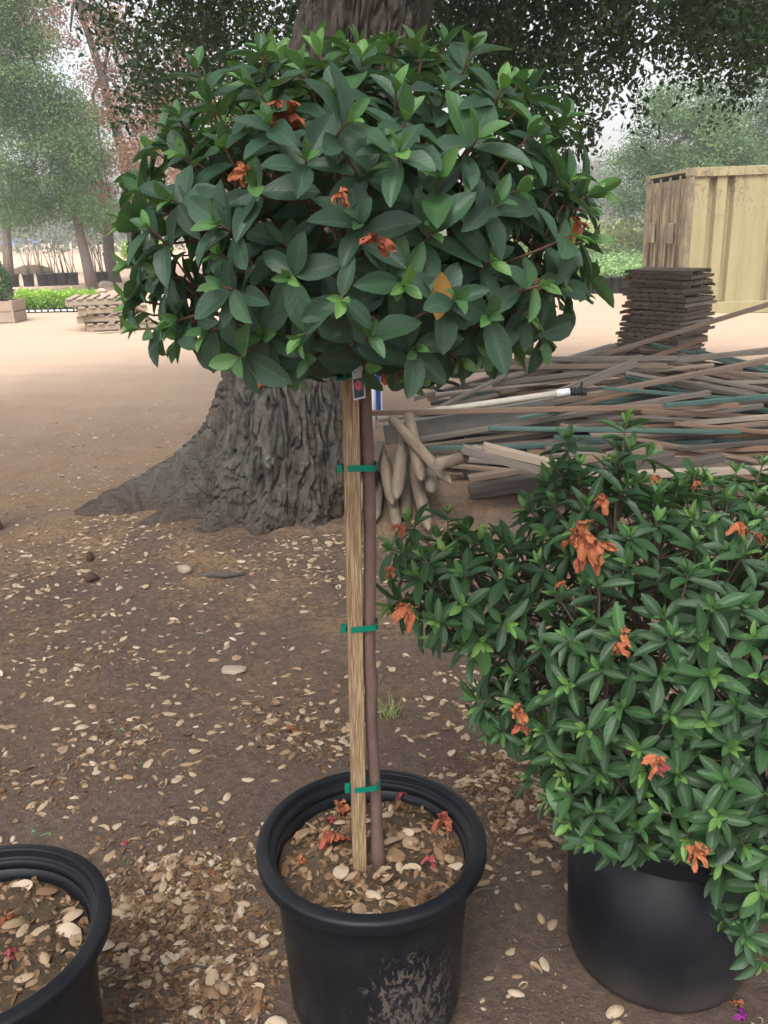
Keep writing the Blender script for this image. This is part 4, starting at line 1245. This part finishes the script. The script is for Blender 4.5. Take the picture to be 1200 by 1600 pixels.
def heap():
    prof = lambda Y: float(np.interp(Y, [4.5, 4.9, 5.4, 6.0, 6.5, 6.9], [.10, .20, .27, .33, .36, .30]))
    def course(n, y0, y1, yawsd, lr, wr, tr, kinds, k=1.0):
        got = tries = 0
        while got < n and tries < n * 14:
            tries += 1
            Y = random.uniform(y0, y1)
            if board(random.uniform(870, 1200), 700, Y, random.gauss(0, yawsd), random.uniform(*lr), random.uniform(*wr), random.uniform(*tr), random.choice(kinds), limit=prof(Y) * k): got += 1
    course(40, 5.0, 6.8, 1.5, (1.9, 2.5), (.07, .10), (.035, .045), ['dark', 'brown', 'grey', 'dark'], .6)
    course(30, 4.9, 6.8, 2.5, (1.8, 2.4), (.06, .09), (.03, .04), ['dark', 'brown', 'grey', 'red'], .85)
    course(70, 4.75, 6.8, 4, (1.6, 2.4), (.04, .06), (.02, .032), ['grey', 'brown', 'red', 'grey', 'brown', 'pale', 'green', 'red'], 1.0)
    course(50, 4.7, 6.8, 15, (.9, 2.1), (.03, .055), (.016, .03), ['grey', 'brown', 'red', 'grey', 'pale', 'dark', 'brown', 'green', 'dark'], 1.3)
    # front edge: sawn ends pointing left
    for px, Y, yw, L_, kd in [(880, 4.36, 3, 1.15, 'grey'), (900, 4.50, 4, 1.2, 'pale'), (930, 4.60, -2, 1.4, 'dark'), (905, 4.40, 5, 1.1, 'pale'), (920, 4.52, 3, 1.25, 'red'), (890, 4.62, 2, 1.15, 'dark'), (930, 4.46, 6, 1.1, 'grey'), (880, 4.70, 1, 1.1, 'brown'), (1050, 4.5, 4, 1.6, 'pale'), (1110, 4.45, 12, 1.4, 'pale'), (1120, 4.6, 9, 1.8, 'red')]:
        board(px, 770, Y, yw, L_, random.uniform(.07, .09), random.uniform(.03, .04), kd, limit=.3)
    # long laths on top, as they cross in the photograph
    for px, Y, yw, L_, w, t, kd in [(860, 5.3, -3, 2.3, .045, .03, 'red'), (760, 5.15, 1, 2.0, .035, .03, 'grey'), (900, 5.5, -5, 2.5, .045, .035, 'brown'), (1000, 6.3, -16, 2.3, .05, .03, 'grey'), (960, 6.5, -14, 2.2, .05, .03, 'brown'), (1030, 6.0, -10, 2.4, .05, .03, 'grey'), (830, 6.5, -12, 1.6, .06, .02, 'grey'),
                                    (870, 6.4, 24, 1.0, .07, .025, 'grey'), (1110, 5.6, 20, 1.5, .045, .03, 'pale'), (1150, 5.5, 22, 1.6, .045, .025, 'green'), (1170, 5.35, 24, 1.4, .04, .025, 'green'), (1000, 5.6, -2, 2.3, .05, .03, 'brown'), (1080, 5.2, -4, 1.9, .05, .03, 'brown'),
                                    (760, 4.95, 1, 1.6, .03, .03, 'grey'), (700, 4.75, 2, 1.15, .028, .025, 'pale'), (960, 5.0, 0, 1.5, .05, .02, 'green'), (1030, 6.55, 3, 1.2, .05, .025, 'green'), (800, 5.8, 28, .8, .05, .02, 'grey'), (720, 5.9, 38, .7, .05, .02, 'grey'), (740, 5.95, 42, .7, .045, .02, 'grey'), (1000, 5.75, 8, 1.2, .05, .03, 'red'),
                                    (1060, 5.9, -8, 1.8, .05, .03, 'grey'), (900, 6.1, -25, 1.2, .04, .03, 'brown'), (930, 6.2, -30, 1.1, .04, .03, 'grey'), (820, 6.75, -3, 1.6, .05, .03, 'brown'), (760, 6.8, 0, 1.2, .06, .03, 'grey'), (740, 6.7, 1, 1.2, .06, .035, 'brown'), (760, 6.75, -1, 1.0, .05, .03, 'grey')]:
        board(px, 660, Y, yw, L_, w, t, kd, limit=prof(Y) * 1.75)
# sharpened posts lying with their points towards the viewer
def pointed_post(L, r):
    m = MB(); pts, rad = [], []
    for t, k in [(-.5, .95), (-.497, 1.0), (.0, 1.02), (.33, 1.0), (.36, .97), (.41, .80), (.46, .52), (.49, .30), (.5, .20)]:
        pts.append((t * L, 0, r)); rad.append(r * k)
    m.tube(pts, rad, 14)
    me = m.build('tmp', M['pole_wood'], None, True)
    d = me.data; bpy.data.objects.remove(me); return d
def posts():
    spots = [(590, 4.62, -92, .95), (610, 4.52, -87, 1.0), (632, 4.60, -91, .9), (652, 4.50, -86, 1.0), (674, 4.58, -93, .95), (602, 4.66, -86, .9), (626, 4.62, -94, 1.0), (648, 4.70, -88, .9), (655, 4.50, -72, .9), (574, 4.45, -98, .9), (708, 4.25, 66, .45)]
    for px, Y, yw, L_ in spots:
        r = random.uniform(.028, .036)
        x = at_y(px, 720, Y).x
        settle(x, Y, R(yw), L_, r * 1.5, r * 2, 'pointed_post', M['pole_wood'], 'round timber post with sharpened end, in the bundle beside the oak', 'post', 'sharpened posts bundled by the oak', mesh=pointed_post(L_, r), maxtilt=.16)
posts()
heap()
def pipe_things():
    # white pipe resting across the heap, with its black coupling
    a, b = at_y(590, 655, 5.45), at_y(890, 612, 5.5)
    root = empty('irrigation_pipe', a); d = b - a
    tag(root, 'long cream plastic pipe with white sleeve lying across the lumber heap', 'pipe')
    MB().tube([(0, 0, 0), d * .97], .021, 14).build('tube', M['pvc'], root, True)
    MB().tube([d * .93, d * 1.0], .0245, 14).build('sleeve', M['pvc_white'], root, True)
    MB().tube([d * .30, d * .36], .024, 14).build('sleeve', M['pvc'], root, True)
    q = d * 1.0
    m = MB()
    for k in range(4): m.tube([q + Vector((.01 + .022 * k, 0, .0)), q + Vector((.02 + .022 * k, 0, 0))], [.03, .03], 10)
    m.tube([q, q + Vector((.11, 0, -.01))], .018, 10); m.tube([q + Vector((.06, 0, 0)), q + Vector((.08, 0, .06))], .009, 6)
    m.build('coupling', M['black_iron'], root)
    # grey trough board beneath the pipe
    a, b = at_y(600, 672, 5.5), at_y(868, 628, 5.55); d = b - a
    mid = (a + b) / 2
    o = MB().box((0, 0, 0), (d.length, .03, .13)).build('grey_plank', M['grey_metal'], None, bevel=.004)
    o.matrix_world = Matrix.Translation(mid + Vector((0, .03, -.04))) @ d.to_track_quat('X', 'Z').to_matrix().to_4x4()
    tag(o, 'wide flat grey plank standing on edge beneath the cream pipe', 'plank')
    # slanting board propped over the pipe end
    a, b = at_y(865, 618, 5.62), at_y(995, 566, 5.75); d = b - a
    o = MB().box((0, 0, 0), (d.length, .02, .06)).build('lumber_board', M['lumber_grey'], None, bevel=.003)
    o.matrix_world = Matrix.Translation((a + b) / 2 + Vector((0, 0, .0))) @ d.to_track_quat('X', 'Z').to_matrix().to_4x4()
    tag(o, 'grey board jutting up at a slant from the cream pipe\'s black coupling', 'board')
    # loose pot rim ring
    c = at_y(697, 607, 6.65)
    o = MB().lathe([(.105, 0), (.112, .004), (.115, .02), (.112, .028), (.104, .028), (.101, .012)], 36, closed=True).build('pot_ring', M['black_far'], None, True)
    o.location = c; o.rotation_euler = (R(12), R(6), 0); tag(o, 'loose black plastic ring lying on the far edge of the lumber heap', 'ring')
    # blue post and white pipe upright behind the oak
    g = at_z(589, 655)
    root = empty('blue_post', (at_y(588, 640, 7.0).x, 7.0, gz(at_y(588, 640, 7.0).x, 7.0) - .03)); tag(root, 'bright blue upright post beside the oak trunk', 'post')
    MB().box((0, 0, .9), (.075, .075, 1.8)).build('shaft', M['blue_paint'], root, bevel=.008)
    MB().box((.045, .0, .9), (.012, .06, 1.78)).build('edge_strip', M['pvc_white'], root, bevel=.003)
    MB().box((0, 0, .03), (.16, .16, .05)).build('foot', M['black_iron'], root, bevel=.006)
    x = at_y(584, 640, 6.6).x
    root = empty('standpipe', (x, 6.6, gz(x, 6.6) - .02)); tag(root, 'short white plastic standpipe with black clamp in front of blue post', 'pipe')
    MB().tube([(0, 0, 0), (0, 0, .52)], .02, 12).build('tube', M['pvc_white'], root, True)
    MB().tube([(0, 0, .37), (0, 0, .42)], .03, 12).build('clamp', M['black_iron'], root, True)
pipe_things()

# ------------------------------------------------------------------ stack of slatted trays
def trays():
    c = at_z(1028, 648) * (7.36 / 6.98); c.z = 0
    z = gz(c.x, c.y) + .005
    slat = MB().box((0, 0, 0), (.49, .058, .009)).build('t1', M['tray_wood'], None, bevel=.001); me_s = slat.data; bpy.data.objects.remove(slat)
    slat = MB().box((0, 0, 0), (.49, .058, .009)).build('t1', M['tray_pale'], None, bevel=.001); me_p = slat.data; bpy.data.objects.remove(slat)
    rail = MB().box((0, 0, 0), (.022, .53, .020)).build('t2', M['tray_wood'], None, bevel=.001); me_r = rail.data; bpy.data.objects.remove(rail)
    side = MB().box((0, 0, 0), (.52, .012, .024)).build('t3', M['tray_wood'], None, bevel=.001); me_e = side.data; bpy.data.objects.remove(side)
    side = MB().box((0, 0, 0), (.52, .012, .024)).build('t3', M['tray_pale'], None, bevel=.001); me_e2 = side.data; bpy.data.objects.remove(side)
    N = 32; dz = 1.13 / N
    for k in range(N):
        drift = .022 * math.sin(k * .33) 
        root = empty('slatted_tray', (c.x + random.gauss(0, .016) + drift, c.y + random.gauss(0, .016), z + k * dz), R(45 + random.gauss(0, 2.2)))
        root.rotation_euler.x = random.gauss(0, .012); root.rotation_euler.y = random.gauss(0, .010)
        lab = 'weathered slatted wooden tray in the tall stack behind the lumber heap'; grp = 'slatted trays in the tall stack'
        if k == N - 1: lab, grp = 'topmost weathered slatted wooden tray of the tall stack', None
        tag(root, lab, 'tray', grp)
        for x in (-.225, 0, .225): link('rail', me_r, None, root, Matrix.Translation((x + random.gauss(0, .004), random.gauss(0, .008), .011)))
        for i in range(7):
            link('slat', me_p if random.random() < .18 else me_s, None, root, Matrix.Translation((random.gauss(0, .008), -.228 + i * .076, .0265)) @ Matrix.Rotation(random.gauss(0, .012), 4, 'Z'))
        for y in (-.272, .272):
            if random.random() < .8: link('side_board', me_e2 if random.random() < .3 else me_e, None, root, Matrix.Translation((random.gauss(0, .012), y, .014 + random.gauss(0, .002))))
trays()

# ------------------------------------------------------------------ container
def container():
    p = at_z(1060, 491)
    root = empty('shipping_container', (p.x, p.y, -.02))
    root.rotation_euler = (0, R(-.9), R(-.6))
    tag(root, 'dirty cream shipping container with ribbed side and worn locked end', 'container')
    H, D, W = 2.33, 2.34, 6.06
    # ribbed long side: ribs of uneven pitch
    prof = []; x = .10
    pitch = [.30, .20, .62, .24, .24, .30, .24, .3, .24, .3, .24, .3, .24, .3, .3, .3, .3]
    prof.append((x, .0))
    for q in pitch:
        if x + q + .12 > W - .1: break
        prof += [(x + q - .045, .0), (x + q - .02, .11), (x + q + .06, .11), (x + q + .085, .0)]; x += q + .09
    prof.append((W - .10, .0))
    m = MB(); nz = 10
    for k in range(nz + 1):
        for (a, b) in prof: m.v.append((a, b + .02, .20 + (H - .34) * k / nz))
    n = len(prof)
    for k in range(nz):
        for i in range(n - 1): m.f.append((k * n + i, k * n + i + 1, (k + 1) * n + i + 1, (k + 1) * n + i))
    m.build('ribbed_side', M['container'], root)
    m = MB()
    m.v = [(a, D - b - .02, z) for z in (.2, H - .14) for (a, b) in prof]
    m.f = [(i, i + 1, n + i + 1, n + i) for i in range(n - 1)]
    m.build('ribbed_side', M['container'], root)
    MB().box((W / 2, 0.03, .10), (W - .2, .10, .20)).build('bottom_rail', M['container'], root, bevel=.006)
    MB().box((W / 2, D - .03, .10), (W - .2, .10, .20)).build('bottom_rail', M['container'], root, bevel=.006)
    for y in (.03, D - .03): MB().box((W / 2, y, H - .07), (W - .2, .10, .14)).build('top_rail', M['container'], root, bevel=.006)
    MB().box((W / 2, D / 2, H - .035), (W - .05, D - .17, .05)).build('roof', M['container'], root)
    MB().box((W / 2, D / 2, .12), (W - .2, D - .17, .06)).build('floor', M['rust'], root)
    for x in (.05, W - .05):
        for y in (.04, D - .04):
            MB().box((x, y, H / 2), (.10, .13, H - .25)).build('corner_post', M['container_worn'], root, bevel=.006)
            for z in (.065, H - .065): MB().box((x, y, z), (.13, .15, .125)).build('corner_casting', M['container_worn'], root, bevel=.008)
    MB().box((W - .08, D / 2, H / 2), (.04, D - .2, H - .2)).build('end_wall', M['container'], root)
    # locked doors at the near end
    for s, (y0, y1) in enumerate(((.11, D / 2 - .01), (D / 2 + .01, D - .11))):
        d = MB()
        mm = 5; w = (y1 - y0) / mm
        d.box((.06, (y0 + y1) / 2, H / 2), (.03, y1 - y0, H - .3))
        dr = d.build('door', M['container_worn'], root)
        for i in range(mm): MB().box((.035, y0 + w * (i + .5), H / 2), (.025, w * .55, H - .5)).build('rib', M['container_worn'], dr, bevel=.006)
        for i in (.25, .75):
            y = y0 + (y1 - y0) * i
            MB().tube([(-.005, y, .12), (-.005, y, H - .1)], .022, 8).build('lock_rod', M['rust'], dr, True)
        MB().box((-.035, (y0 + y1) / 2, 1.32), (.045, .26, .34)).build('lock_box', M['container_worn'], dr, bevel=.008)
    for z in (1.62, 1.86, 2.02): pass
    for k, z in enumerate((1.98, 1.70, 1.45, 1.30)):
        MB().lathe([(0, 0), (.028, 0), (.028, .012), (0, .014)], 10).build('bolt', M['rust'], root, M=Matrix.Translation((1.44, .018 , z)) @ Matrix.Rotation(R(90), 4, 'X'))
container()

# ------------------------------------------------------------------ pallets
def pallets():
    c = at_z(176, 512)
    z = gz(c.x, c.y) + .004
    def pallet(z, rz, dx, dy, lab):
        root = empty('pallet', (c.x + dx, c.y + dy, z), rz)
        tag(root, lab, 'pallet', 'stacked wooden pallets')
        for y in (-.46, 0, .46): MB().box((0, y, .0645), (1.06, .04, .085)).build('stringer', M['pallet_wood'], root, bevel=.003)
        for k in range(7): MB().box((-.47 + k * .157, 0, .1165), (.098, 1.0, .018)).build('deck_board', M['pallet_wood'], root, bevel=.002)
        for x in (-.46, 0, .46): MB().box((x, 0, .011), (.098, 1.0, .018)).build('base_board', M['pallet_wood'], root, bevel=.002)
    for k, (rz, dx, dy, lab) in enumerate([(20, .12, 0, 'bottom wooden pallet of the low stack on sandy yard'), (14, .02, .02, 'second wooden pallet from the ground in the low stack'), (22, .0, 0, 'third wooden pallet from the ground in the low stack'), (10, -.10, .03, 'topmost wooden pallet with pale sawn board ends on the low stack')]):
        pallet(z + k * .129, R(rz), dx, dy, lab)
    o = MB().box((0, 0, .012), (.75, .06, .02)).build('lumber_board', M['pallet_wood'], None, bevel=.002)
    o.location = (c.x + .35, c.y - .72, z + .0); o.rotation_euler = (0, 0, R(38)); tag(o, 'loose pale board leaning by the pallet stack', 'board')
    o = MB().box((0, 0, .012), (1.6, .09, .02)).build('lumber_board', M['pallet_wood'], None, bevel=.002)
    o.location = (c.x + 1.35, c.y - .15, z + .0); o.rotation_euler = (0, 0, R(2)); tag(o, 'long loose board flat on sand right of the pallet stack', 'board')
pallets()

# ------------------------------------------------------------------ background plants and pots
def small_pot(loc, r, h, label, group, name='nursery_pot'):
    o = MB().lathe([(0, .004), (r * .86, .004), (r * .88, .02), (r * .96, h * .88), (r * 1.05, h * .89), (r * 1.05, h), (r * .95, h), (r * .93, h * .9), (0, h * .9)], 20).build(name, M['black_far'], None, True)
    o.location = loc
    return tag(o, label, 'plant pot', group)
def left_background():
    # row of pots with bare canes
    for k, px in enumerate([20, 46, 68, 84, 99, 115, 150, 163]):
        p = at_z(px, 449 - px * .03); p.z = gz(p.x, p.y)
        small_pot(p, .17 if k else .22, .36, 'black pot of bare canes in the row beyond the seedling bed', 'pots of bare canes behind the seedling bed')
        root = empty('cane_plant', (p.x, p.y, p.z + .32)); tag(root, 'clump of thin leafless canes standing in a black pot', 'plant', 'bare cane plants')
        for q in range(random.randint(5, 8)):
            a, b = random.gauss(0, .06), random.gauss(0, .05); hh = random.uniform(.7, 1.25); lx = random.gauss(-.08, .12)
            MB().tube([(a, b, -.005), (a + lx * .5, b, hh * .5), (a + lx, b + random.gauss(0, .05), hh)], [.014, .011, .006], 5).build('cane', M['pole_wood'], root, True)
        if k in (3, 4, 6, 7):
            n = 90
            tag(leaf_cloud('leaves', np.stack([RNG.normal(0, .12, n), RNG.normal(0, .1, n), RNG.uniform(.5, 1.2, n)], -1), .07, M['oak_leaf_far'], root), kind='stuff')
    # seedling bed
    c = at_z(76, 489); W, D = 1.55, .85
    root = empty('seedling_bed', (c.x, c.y + D / 2, gz(c.x, c.y) + .0), R(2)); tag(root, 'low bed of bright lime-green seedlings in black trays', 'plants')
    MB().box((0, 0, .04), (W, D, .07)).build('tray', M['black_far'], root, bevel=.005)
    for k in range(12): MB().box((-W / 2 + .07 + k * .125, -D / 2 - .006, .045), (.085, .008, .03)).build('tray_label', M['pvc_white'], root)
    n = 9000
    P = np.stack([RNG.uniform(-W / 2, W / 2, n), RNG.uniform(-D / 2, D / 2, n), .07 + .31 * RNG.random(n) ** .8], -1)
    P[:, 2] *= .85 + .3 * vnoise(P[:, 0] * 9, P[:, 1] * 9, s=3)
    tag(leaf_cloud('seedlings', P, .055, M['lime_leaf'], root, P[:, 2] * 1.8, up=.6), kind='stuff')
    # boxed clipped shrub at the edge
    c = at_z(-2, 506); x, y = c.x, c.y + .3
    root = empty('wooden_planter', (x, y, gz(x, y)), R(3)); tag(root, 'low wooden planter box left of the seedling bed', 'planter')
    for k in range(2):
        for s in (-1, 1):
            MB().box((0, s * .27, .10 + k * .19), (.58, .03, .18)).build('plank', M['pallet_wood'], root, bevel=.004)
            MB().box((s * .275, 0, .10 + k * .19), (.03, .50, .18)).build('plank', M['pallet_wood'], root, bevel=.004)
    for s in (-1, 1):
        for q in (-1, 1): MB().box((s * .25, q * .30, .20), (.05, .03, .40)).build('corner_post', M['pallet_wood'], root, bevel=.004)
    MB().box((0, 0, .30), (.52, .50, .04)).build('soil', M['soil'], root)
    n = 5000; u = rand_dirs(n) * (RNG.random((n, 1)) ** .25)
    root2 = empty('clipped_shrub', (x - .02, y, gz(x, y) + .32)); tag(root2, 'clipped cone-shaped shrub standing in the wooden planter box', 'shrub')
    z = (u[:, 2] * .5 + .5); P = np.stack([u[:, 0] * .28 * (1.15 - z * .75), u[:, 1] * .28 * (1.15 - z * .75), z * .78], -1)
    tag(leaf_cloud('foliage', P, .04, M['oak_leaf_far'], root2), kind='stuff')
    MB().tube([(0, 0, 0), (0, 0, .5)], [.03, .015], 6).build('trunk', M['bark_far'], root2, True)
    # distant potted green plants
    for k in range(6):
        p = at_y(196 + k * 13, 388, 38); p.z = 0
        small_pot(p, .17, .34, 'black pot in the far row with leafy green plants', 'far pots of leafy green plants')
        root = empty('potted_plant', (p.x, p.y, .3)); tag(root, 'leafy light green plant in the far row of black pots', 'plant', 'far leafy green plants')
        n = 500
        tag(leaf_cloud('leaves', rand_dirs(n) * (RNG.random((n, 1)) ** .4) * np.array([.3, .3, .42]) + np.array([0, 0, .45]), .10, M['lime_leaf'], root), kind='stuff')
    # soil mound
    p = at_z(38, 428); o = lump('soil_mound', (p.x, p.y + .5, -.05), (.85, .6, .38), M['soil'], 6); tag(o, 'low mound of dark soil behind the bare canes', 'mound')
    # stones at the foot of the leaning tree
    for px, py, r in [(152, 451, .17), (166, 447, .19), (160, 457, .13), (150, 459, .11)]:
        p = at_z(px, py); o = lump('stone', (p.x, p.y, .04), (r, r * .8, r * .6), M['stone'], int(px)); tag(o, 'rounded tan stone at the foot of the leaning tree', 'stone', 'stones round the leaning tree')
    # blue tarpaulin far off
    p = at_z(30, 383); o = lump('tarpaulin', (p.x, p.y, .2), (2.6, 1.5, .7), M['blue_paint'], 12); tag(o, 'blue tarpaulin heap far across the pale yard', 'tarpaulin')
left_background()

def bg_tree(name, label, base, trunk, lobes, n, size, mat, group, seed, sigma=.26, nclump=None, tr=.16, droop=0.1):
    base = Vector(base); root = empty(name, base); tag(root, label, 'tree', group)
    tr_pts = [Vector(q) - base for q in trunk]
    k = len(tr_pts)
    tr_r = [tr * (1.15 - .75 * i / (k - 1)) for i in range(k)]
    m = MB().tube(tr_pts, tr_r, 10)
    m.build('trunk', M['bark_far'], root, True)
    vol = np.array([r[0] * r[1] * r[2] for _, r in lobes]); vol = vol / vol.sum()
    nclump = nclump or n // 200
    P = []
    br = MB()
    for (c, r), v in zip(lobes, vol):
        nc = max(3, int(nclump * v)); c = Vector(c) - base
        br.tube([tr_pts[-1] if random.random() < .5 else tr_pts[-2], (tr_pts[-1] + c) / 2 + Vector((0, 0, .2)), c], [tr * .4, tr * .25, tr * .1], 6)
        u = rand_dirs(nc) * (RNG.random((nc, 1)) ** .30)
        C = u * np.array(r) + np.array(tuple(c))
        per = max(4, int(n * v / nc))
        q = C[:, None, :] + RNG.normal(0, sigma, (nc, per, 3)) * np.array([1, 1, .7]) * RNG.uniform(.6, 1.3, (nc, 1, 1))
        P.append(q.reshape(-1, 3))
    br.build('limbs', M['bark_far'], root, True)
    P = np.concatenate(P)
    tint = fbm(P[:, 0] * .9 + seed, P[:, 1] * .9, P[:, 2] * .9, 2, seed) * 1.5 - .3
    tag(leaf_cloud('crown', P, size, mat, root, np.clip(tint, 0, 1), up=.5, droop=droop), kind='stuff')
    return root
def bg_trees():
    def lob(px, py, Y, r): return (tuple(at_y(px, py, Y)), r)
    G = 'grey-green trees behind the bare canes'
    b = at_z(146, 455)
    Y = b.y
    bg_tree('shade_tree', 'feathery green tree with leaning dark trunk behind the seedling bed', (b.x, b.y, 0), [(b.x, b.y, -.1), at_y(137, 415, Y), at_y(124, 360, Y), at_y(105, 270, Y), at_y(95, 160, Y)],
            [lob(70, 230, Y, (1.5, 1.3, 1.5)), lob(120, 325, Y, (.95, .8, .55)), lob(25, 120, Y, (1.1, 1.2, 1.2)), lob(30, 330, Y, (1.0, 1, .5)), lob(0, 10, Y, (1.0, 1.2, 1.2))], 62000, .075, M['willow_leaf'], None, 3, tr=.15)
    b = at_z(181, 441); Y = b.y
    bg_tree('shade_tree', 'upright green tree to the right of the leaning trunk', (b.x, b.y, 0), [(b.x, b.y, -.1), at_y(171, 405, Y), at_y(168, 350, Y), at_y(160, 300, Y), at_y(150, 240, Y)],
            [lob(150, 325, Y, (.95, .9, .6)), lob(120, 270, Y, (1.0, 1, .8)), lob(90, 190, Y, (.9, 1, .9))], 16000, .075, M['oak_leaf_far'], None, 4, tr=.19)
    b = at_z(14, 436); Y = b.y
    bg_tree('shade_tree', 'green tree at the planter side of the cane row', (b.x, b.y, 0), [(b.x, b.y, -.1), at_y(12, 400, Y), at_y(10, 350, Y), at_y(0, 280, Y), at_y(-10, 180, Y)],
            [lob(0, 300, Y, (1.3, 1.2, .9)), lob(-20, 150, Y, (1.6, 1.5, 1.6)), lob(-10, 40, Y, (1.2, 1.3, 1.3))], 26000, .08, M['oak_leaf_far'], None, 5, tr=.17)
    Y = 27
    p = at_y(215, 400, Y)
    bg_tree('dead_tree', 'tall tree of withered brown leaves behind the green trees', (p.x, Y, 0), [(p.x, Y, -.1), at_y(205, 340, Y), at_y(195, 250, Y), at_y(160, 120, Y), at_y(120, 0, Y)],
            [lob(110, 50, Y, (1.7, 1.4, 1.8)), lob(180, 210, Y, (1.6, 1.4, 1.5)), lob(235, 270, Y, (1.5, 1.2, 1.2)), lob(230, 130, Y, (1.6, 1.3, 1.6)), lob(170, 310, Y, (1.1, 1, .7)), lob(90, -60, Y, (1.6, 1.3, 1.5)), lob(300, 230, Y, (1.4, 1.2, 1.6)), lob(330, 130, Y, (1.4, 1.2, 1.4))], 36000, .095, M['dead_leaf_far'], None, 6, tr=.2)
    Y = 34
    p = at_y(380, 380, Y)
    bg_tree('shade_tree', 'dense dark tree far behind the azalea head', (p.x, Y, 0), [(p.x, Y, -.1), (p.x, Y, 1.5), (p.x, Y, 3.5), (p.x, Y, 5.5)],
            [lob(380, 250, Y, (3.0, 2, 2.6)), lob(500, 220, Y, (2.6, 2, 2.6)), lob(280, 330, Y, (1.8, 1.5, 1.0))], 20000, .16, M['oak_leaf_far'], None, 7, sigma=.4, tr=.25)
    # right side
    Y = 30
    p = at_y(1090, 400, Y)
    bg_tree('shade_tree', 'rounded pale green tree rising behind the container', (p.x, Y, 0), [(p.x, Y, -.1), (p.x, Y, 1.5), (p.x - .2, Y, 3), (p.x, Y, 4.5)],
            [lob(1070, 215, Y, (1.9, 1.6, 1.6)), lob(1010, 270, Y, (1.2, 1.2, 1.2)), lob(985, 300, Y, (.9, .9, .9)), lob(1100, 290, Y, (2.0, 1.5, 1.2)), lob(1080, 170, Y, (1.1, 1, .8)), lob(1150, 270, Y, (1.6, 1.2, 1.2))], 46000, .10, M['willow_leaf'], None, 8, sigma=.3, tr=.25)
    Y = 33
    p = at_y(1200, 400, Y)
    bg_tree('shade_tree', 'dark green tree beside the pale one behind the container', (p.x, Y, 0), [(p.x, Y, -.1), (p.x, Y, 1.5), (p.x, Y, 3), (p.x, Y, 4.5)],
            [lob(1180, 205, Y, (2.0, 1.6, 1.7)), lob(1240, 150, Y, (2.0, 1.6, 2.0)), lob(1210, 270, Y, (2.0, 1.5, 1.2)), lob(1155, 240, Y, (1.2, 1.2, 1.2))], 30000, .11, M['oak_leaf_far'], None, 9, sigma=.32, tr=.25)
    Y = 85
    p = at_y(925, 340, Y)
    bg_tree('shade_tree', 'faint tall tree fading into haze beyond the crop field', (p.x, Y, 0), [(p.x, Y, -.1), (p.x, Y, 3), (p.x, Y, 5), (p.x, Y, 7)],
            [lob(918, 270, Y, (1.5, 1.5, 1.7)), lob(925, 300, Y, (2.5, 2, 2.4)), lob(900, 310, Y, (2.6, 2, 2.0)), lob(945, 320, Y, (3, 2, 2.0))], 9000, .3, M['far_wood'], None, 10, sigma=.5, tr=.3)
bg_trees()

def right_background():
    for k in range(14):
        p = at_y(800 + k * 14.5, 466, 19.6 + (k % 2) * .05); p.z = gz(p.x, p.y)
        small_pot(p, .112, .37, 'black pot in the straight row edging the crop field', 'black pots edging the crop field')
    n = 40000
    Yf = 20.0 + 16 * RNG.random(n) ** 1.5
    X = RNG.uniform(.10, .42, n) * Yf
    X[(X > 5.0) & (Yf < 19.5)] = 4
    hh = (.25 + .016 * (Yf - 20) + .5 * vnoise(X * .7, Yf * .35, s=5)) * (.9)
    P = np.stack([X, Yf, RNG.random(n) ** .7 * hh], -1)
    m = ~((P[:, 0] > 5.3) & (P[:, 1] < 19.2))
    P = P[m]
    tint = np.clip(fbm(P[:, 0] * .8, P[:, 1] * .5, o=2, s=8) * 1.8 - .4, 0, 1)
    tag(leaf_cloud('crop_field', P, .11, M['crop_leaf'], None, tint, up=.7), 'low green leafy crop growing beyond the black pots', 'crop', kind='stuff')
    n = 9000
    Yf = RNG.uniform(31, 36, n); X = RNG.uniform(.14, .34, n) * Yf
    P = np.stack([X, Yf, RNG.random(n) * (.9 + .8 * vnoise(X * .9, Yf, s=2))], -1)
    tag(leaf_cloud('tall_weeds', P, .20, M['tall_grass'], None, up=.2), 'tall yellowish weeds standing at the back of the crop field', 'weeds', kind='stuff')
    # far wood closing the horizon
    n = 26000
    ang = RNG.uniform(-.75, .75, n); dist = RNG.uniform(70, 98, n)
    X = np.sin(ang) * dist; Yw = np.cos(ang) * dist
    hw = 2.2 + 4.5 * fbm(ang * 22, ang * 0 + 3, o=3, s=14)
    hw = hw * np.where((ang > .10) & (ang < .40), .42, 1.0)
    P = np.stack([X, Yw, RNG.random(n) ** .8 * hw], -1)
    tag(leaf_cloud('far_wood', P, .55, M['far_wood'], None, up=.4), 'low hazy belt of far trees along the horizon', 'wood', kind='stuff')
right_background()

# a slanting post just entering the frame beside the oak's root
p = at_z(-4, 828)
o = MB().tube([(0, 0, -.02), (-.03, .0, .28), (-.10, .02, .9)], [.03, .03, .028], 8).build('wooden_post', M['lumber_brown'], None, True)
o.location = (p.x, p.y, gz(p.x, p.y)); tag(o, 'brown leaning post standing alone left of the oak root', 'post')

# ------------------------------------------------------------------ haze
hz = NT('haze_air')
hz.t.nodes.remove(hz.b)
pv = hz.n('ShaderNodeVolumePrincipled')
pv.inputs['Color'].default_value = (.94, .98, 1.0, 1)
pv.inputs['Density'].default_value = .0024
pv.inputs['Anisotropy'].default_value = 0.0
hz.l(pv.outputs[0], hz.t.nodes['Material Output'].inputs['Volume'])
o = MB().box((0, 50, 6.0), (250, 210, 16)).build('haze', hz.m)
tag(o, 'pale even haze filling the air over the whole yard', 'haze', kind='stuff')
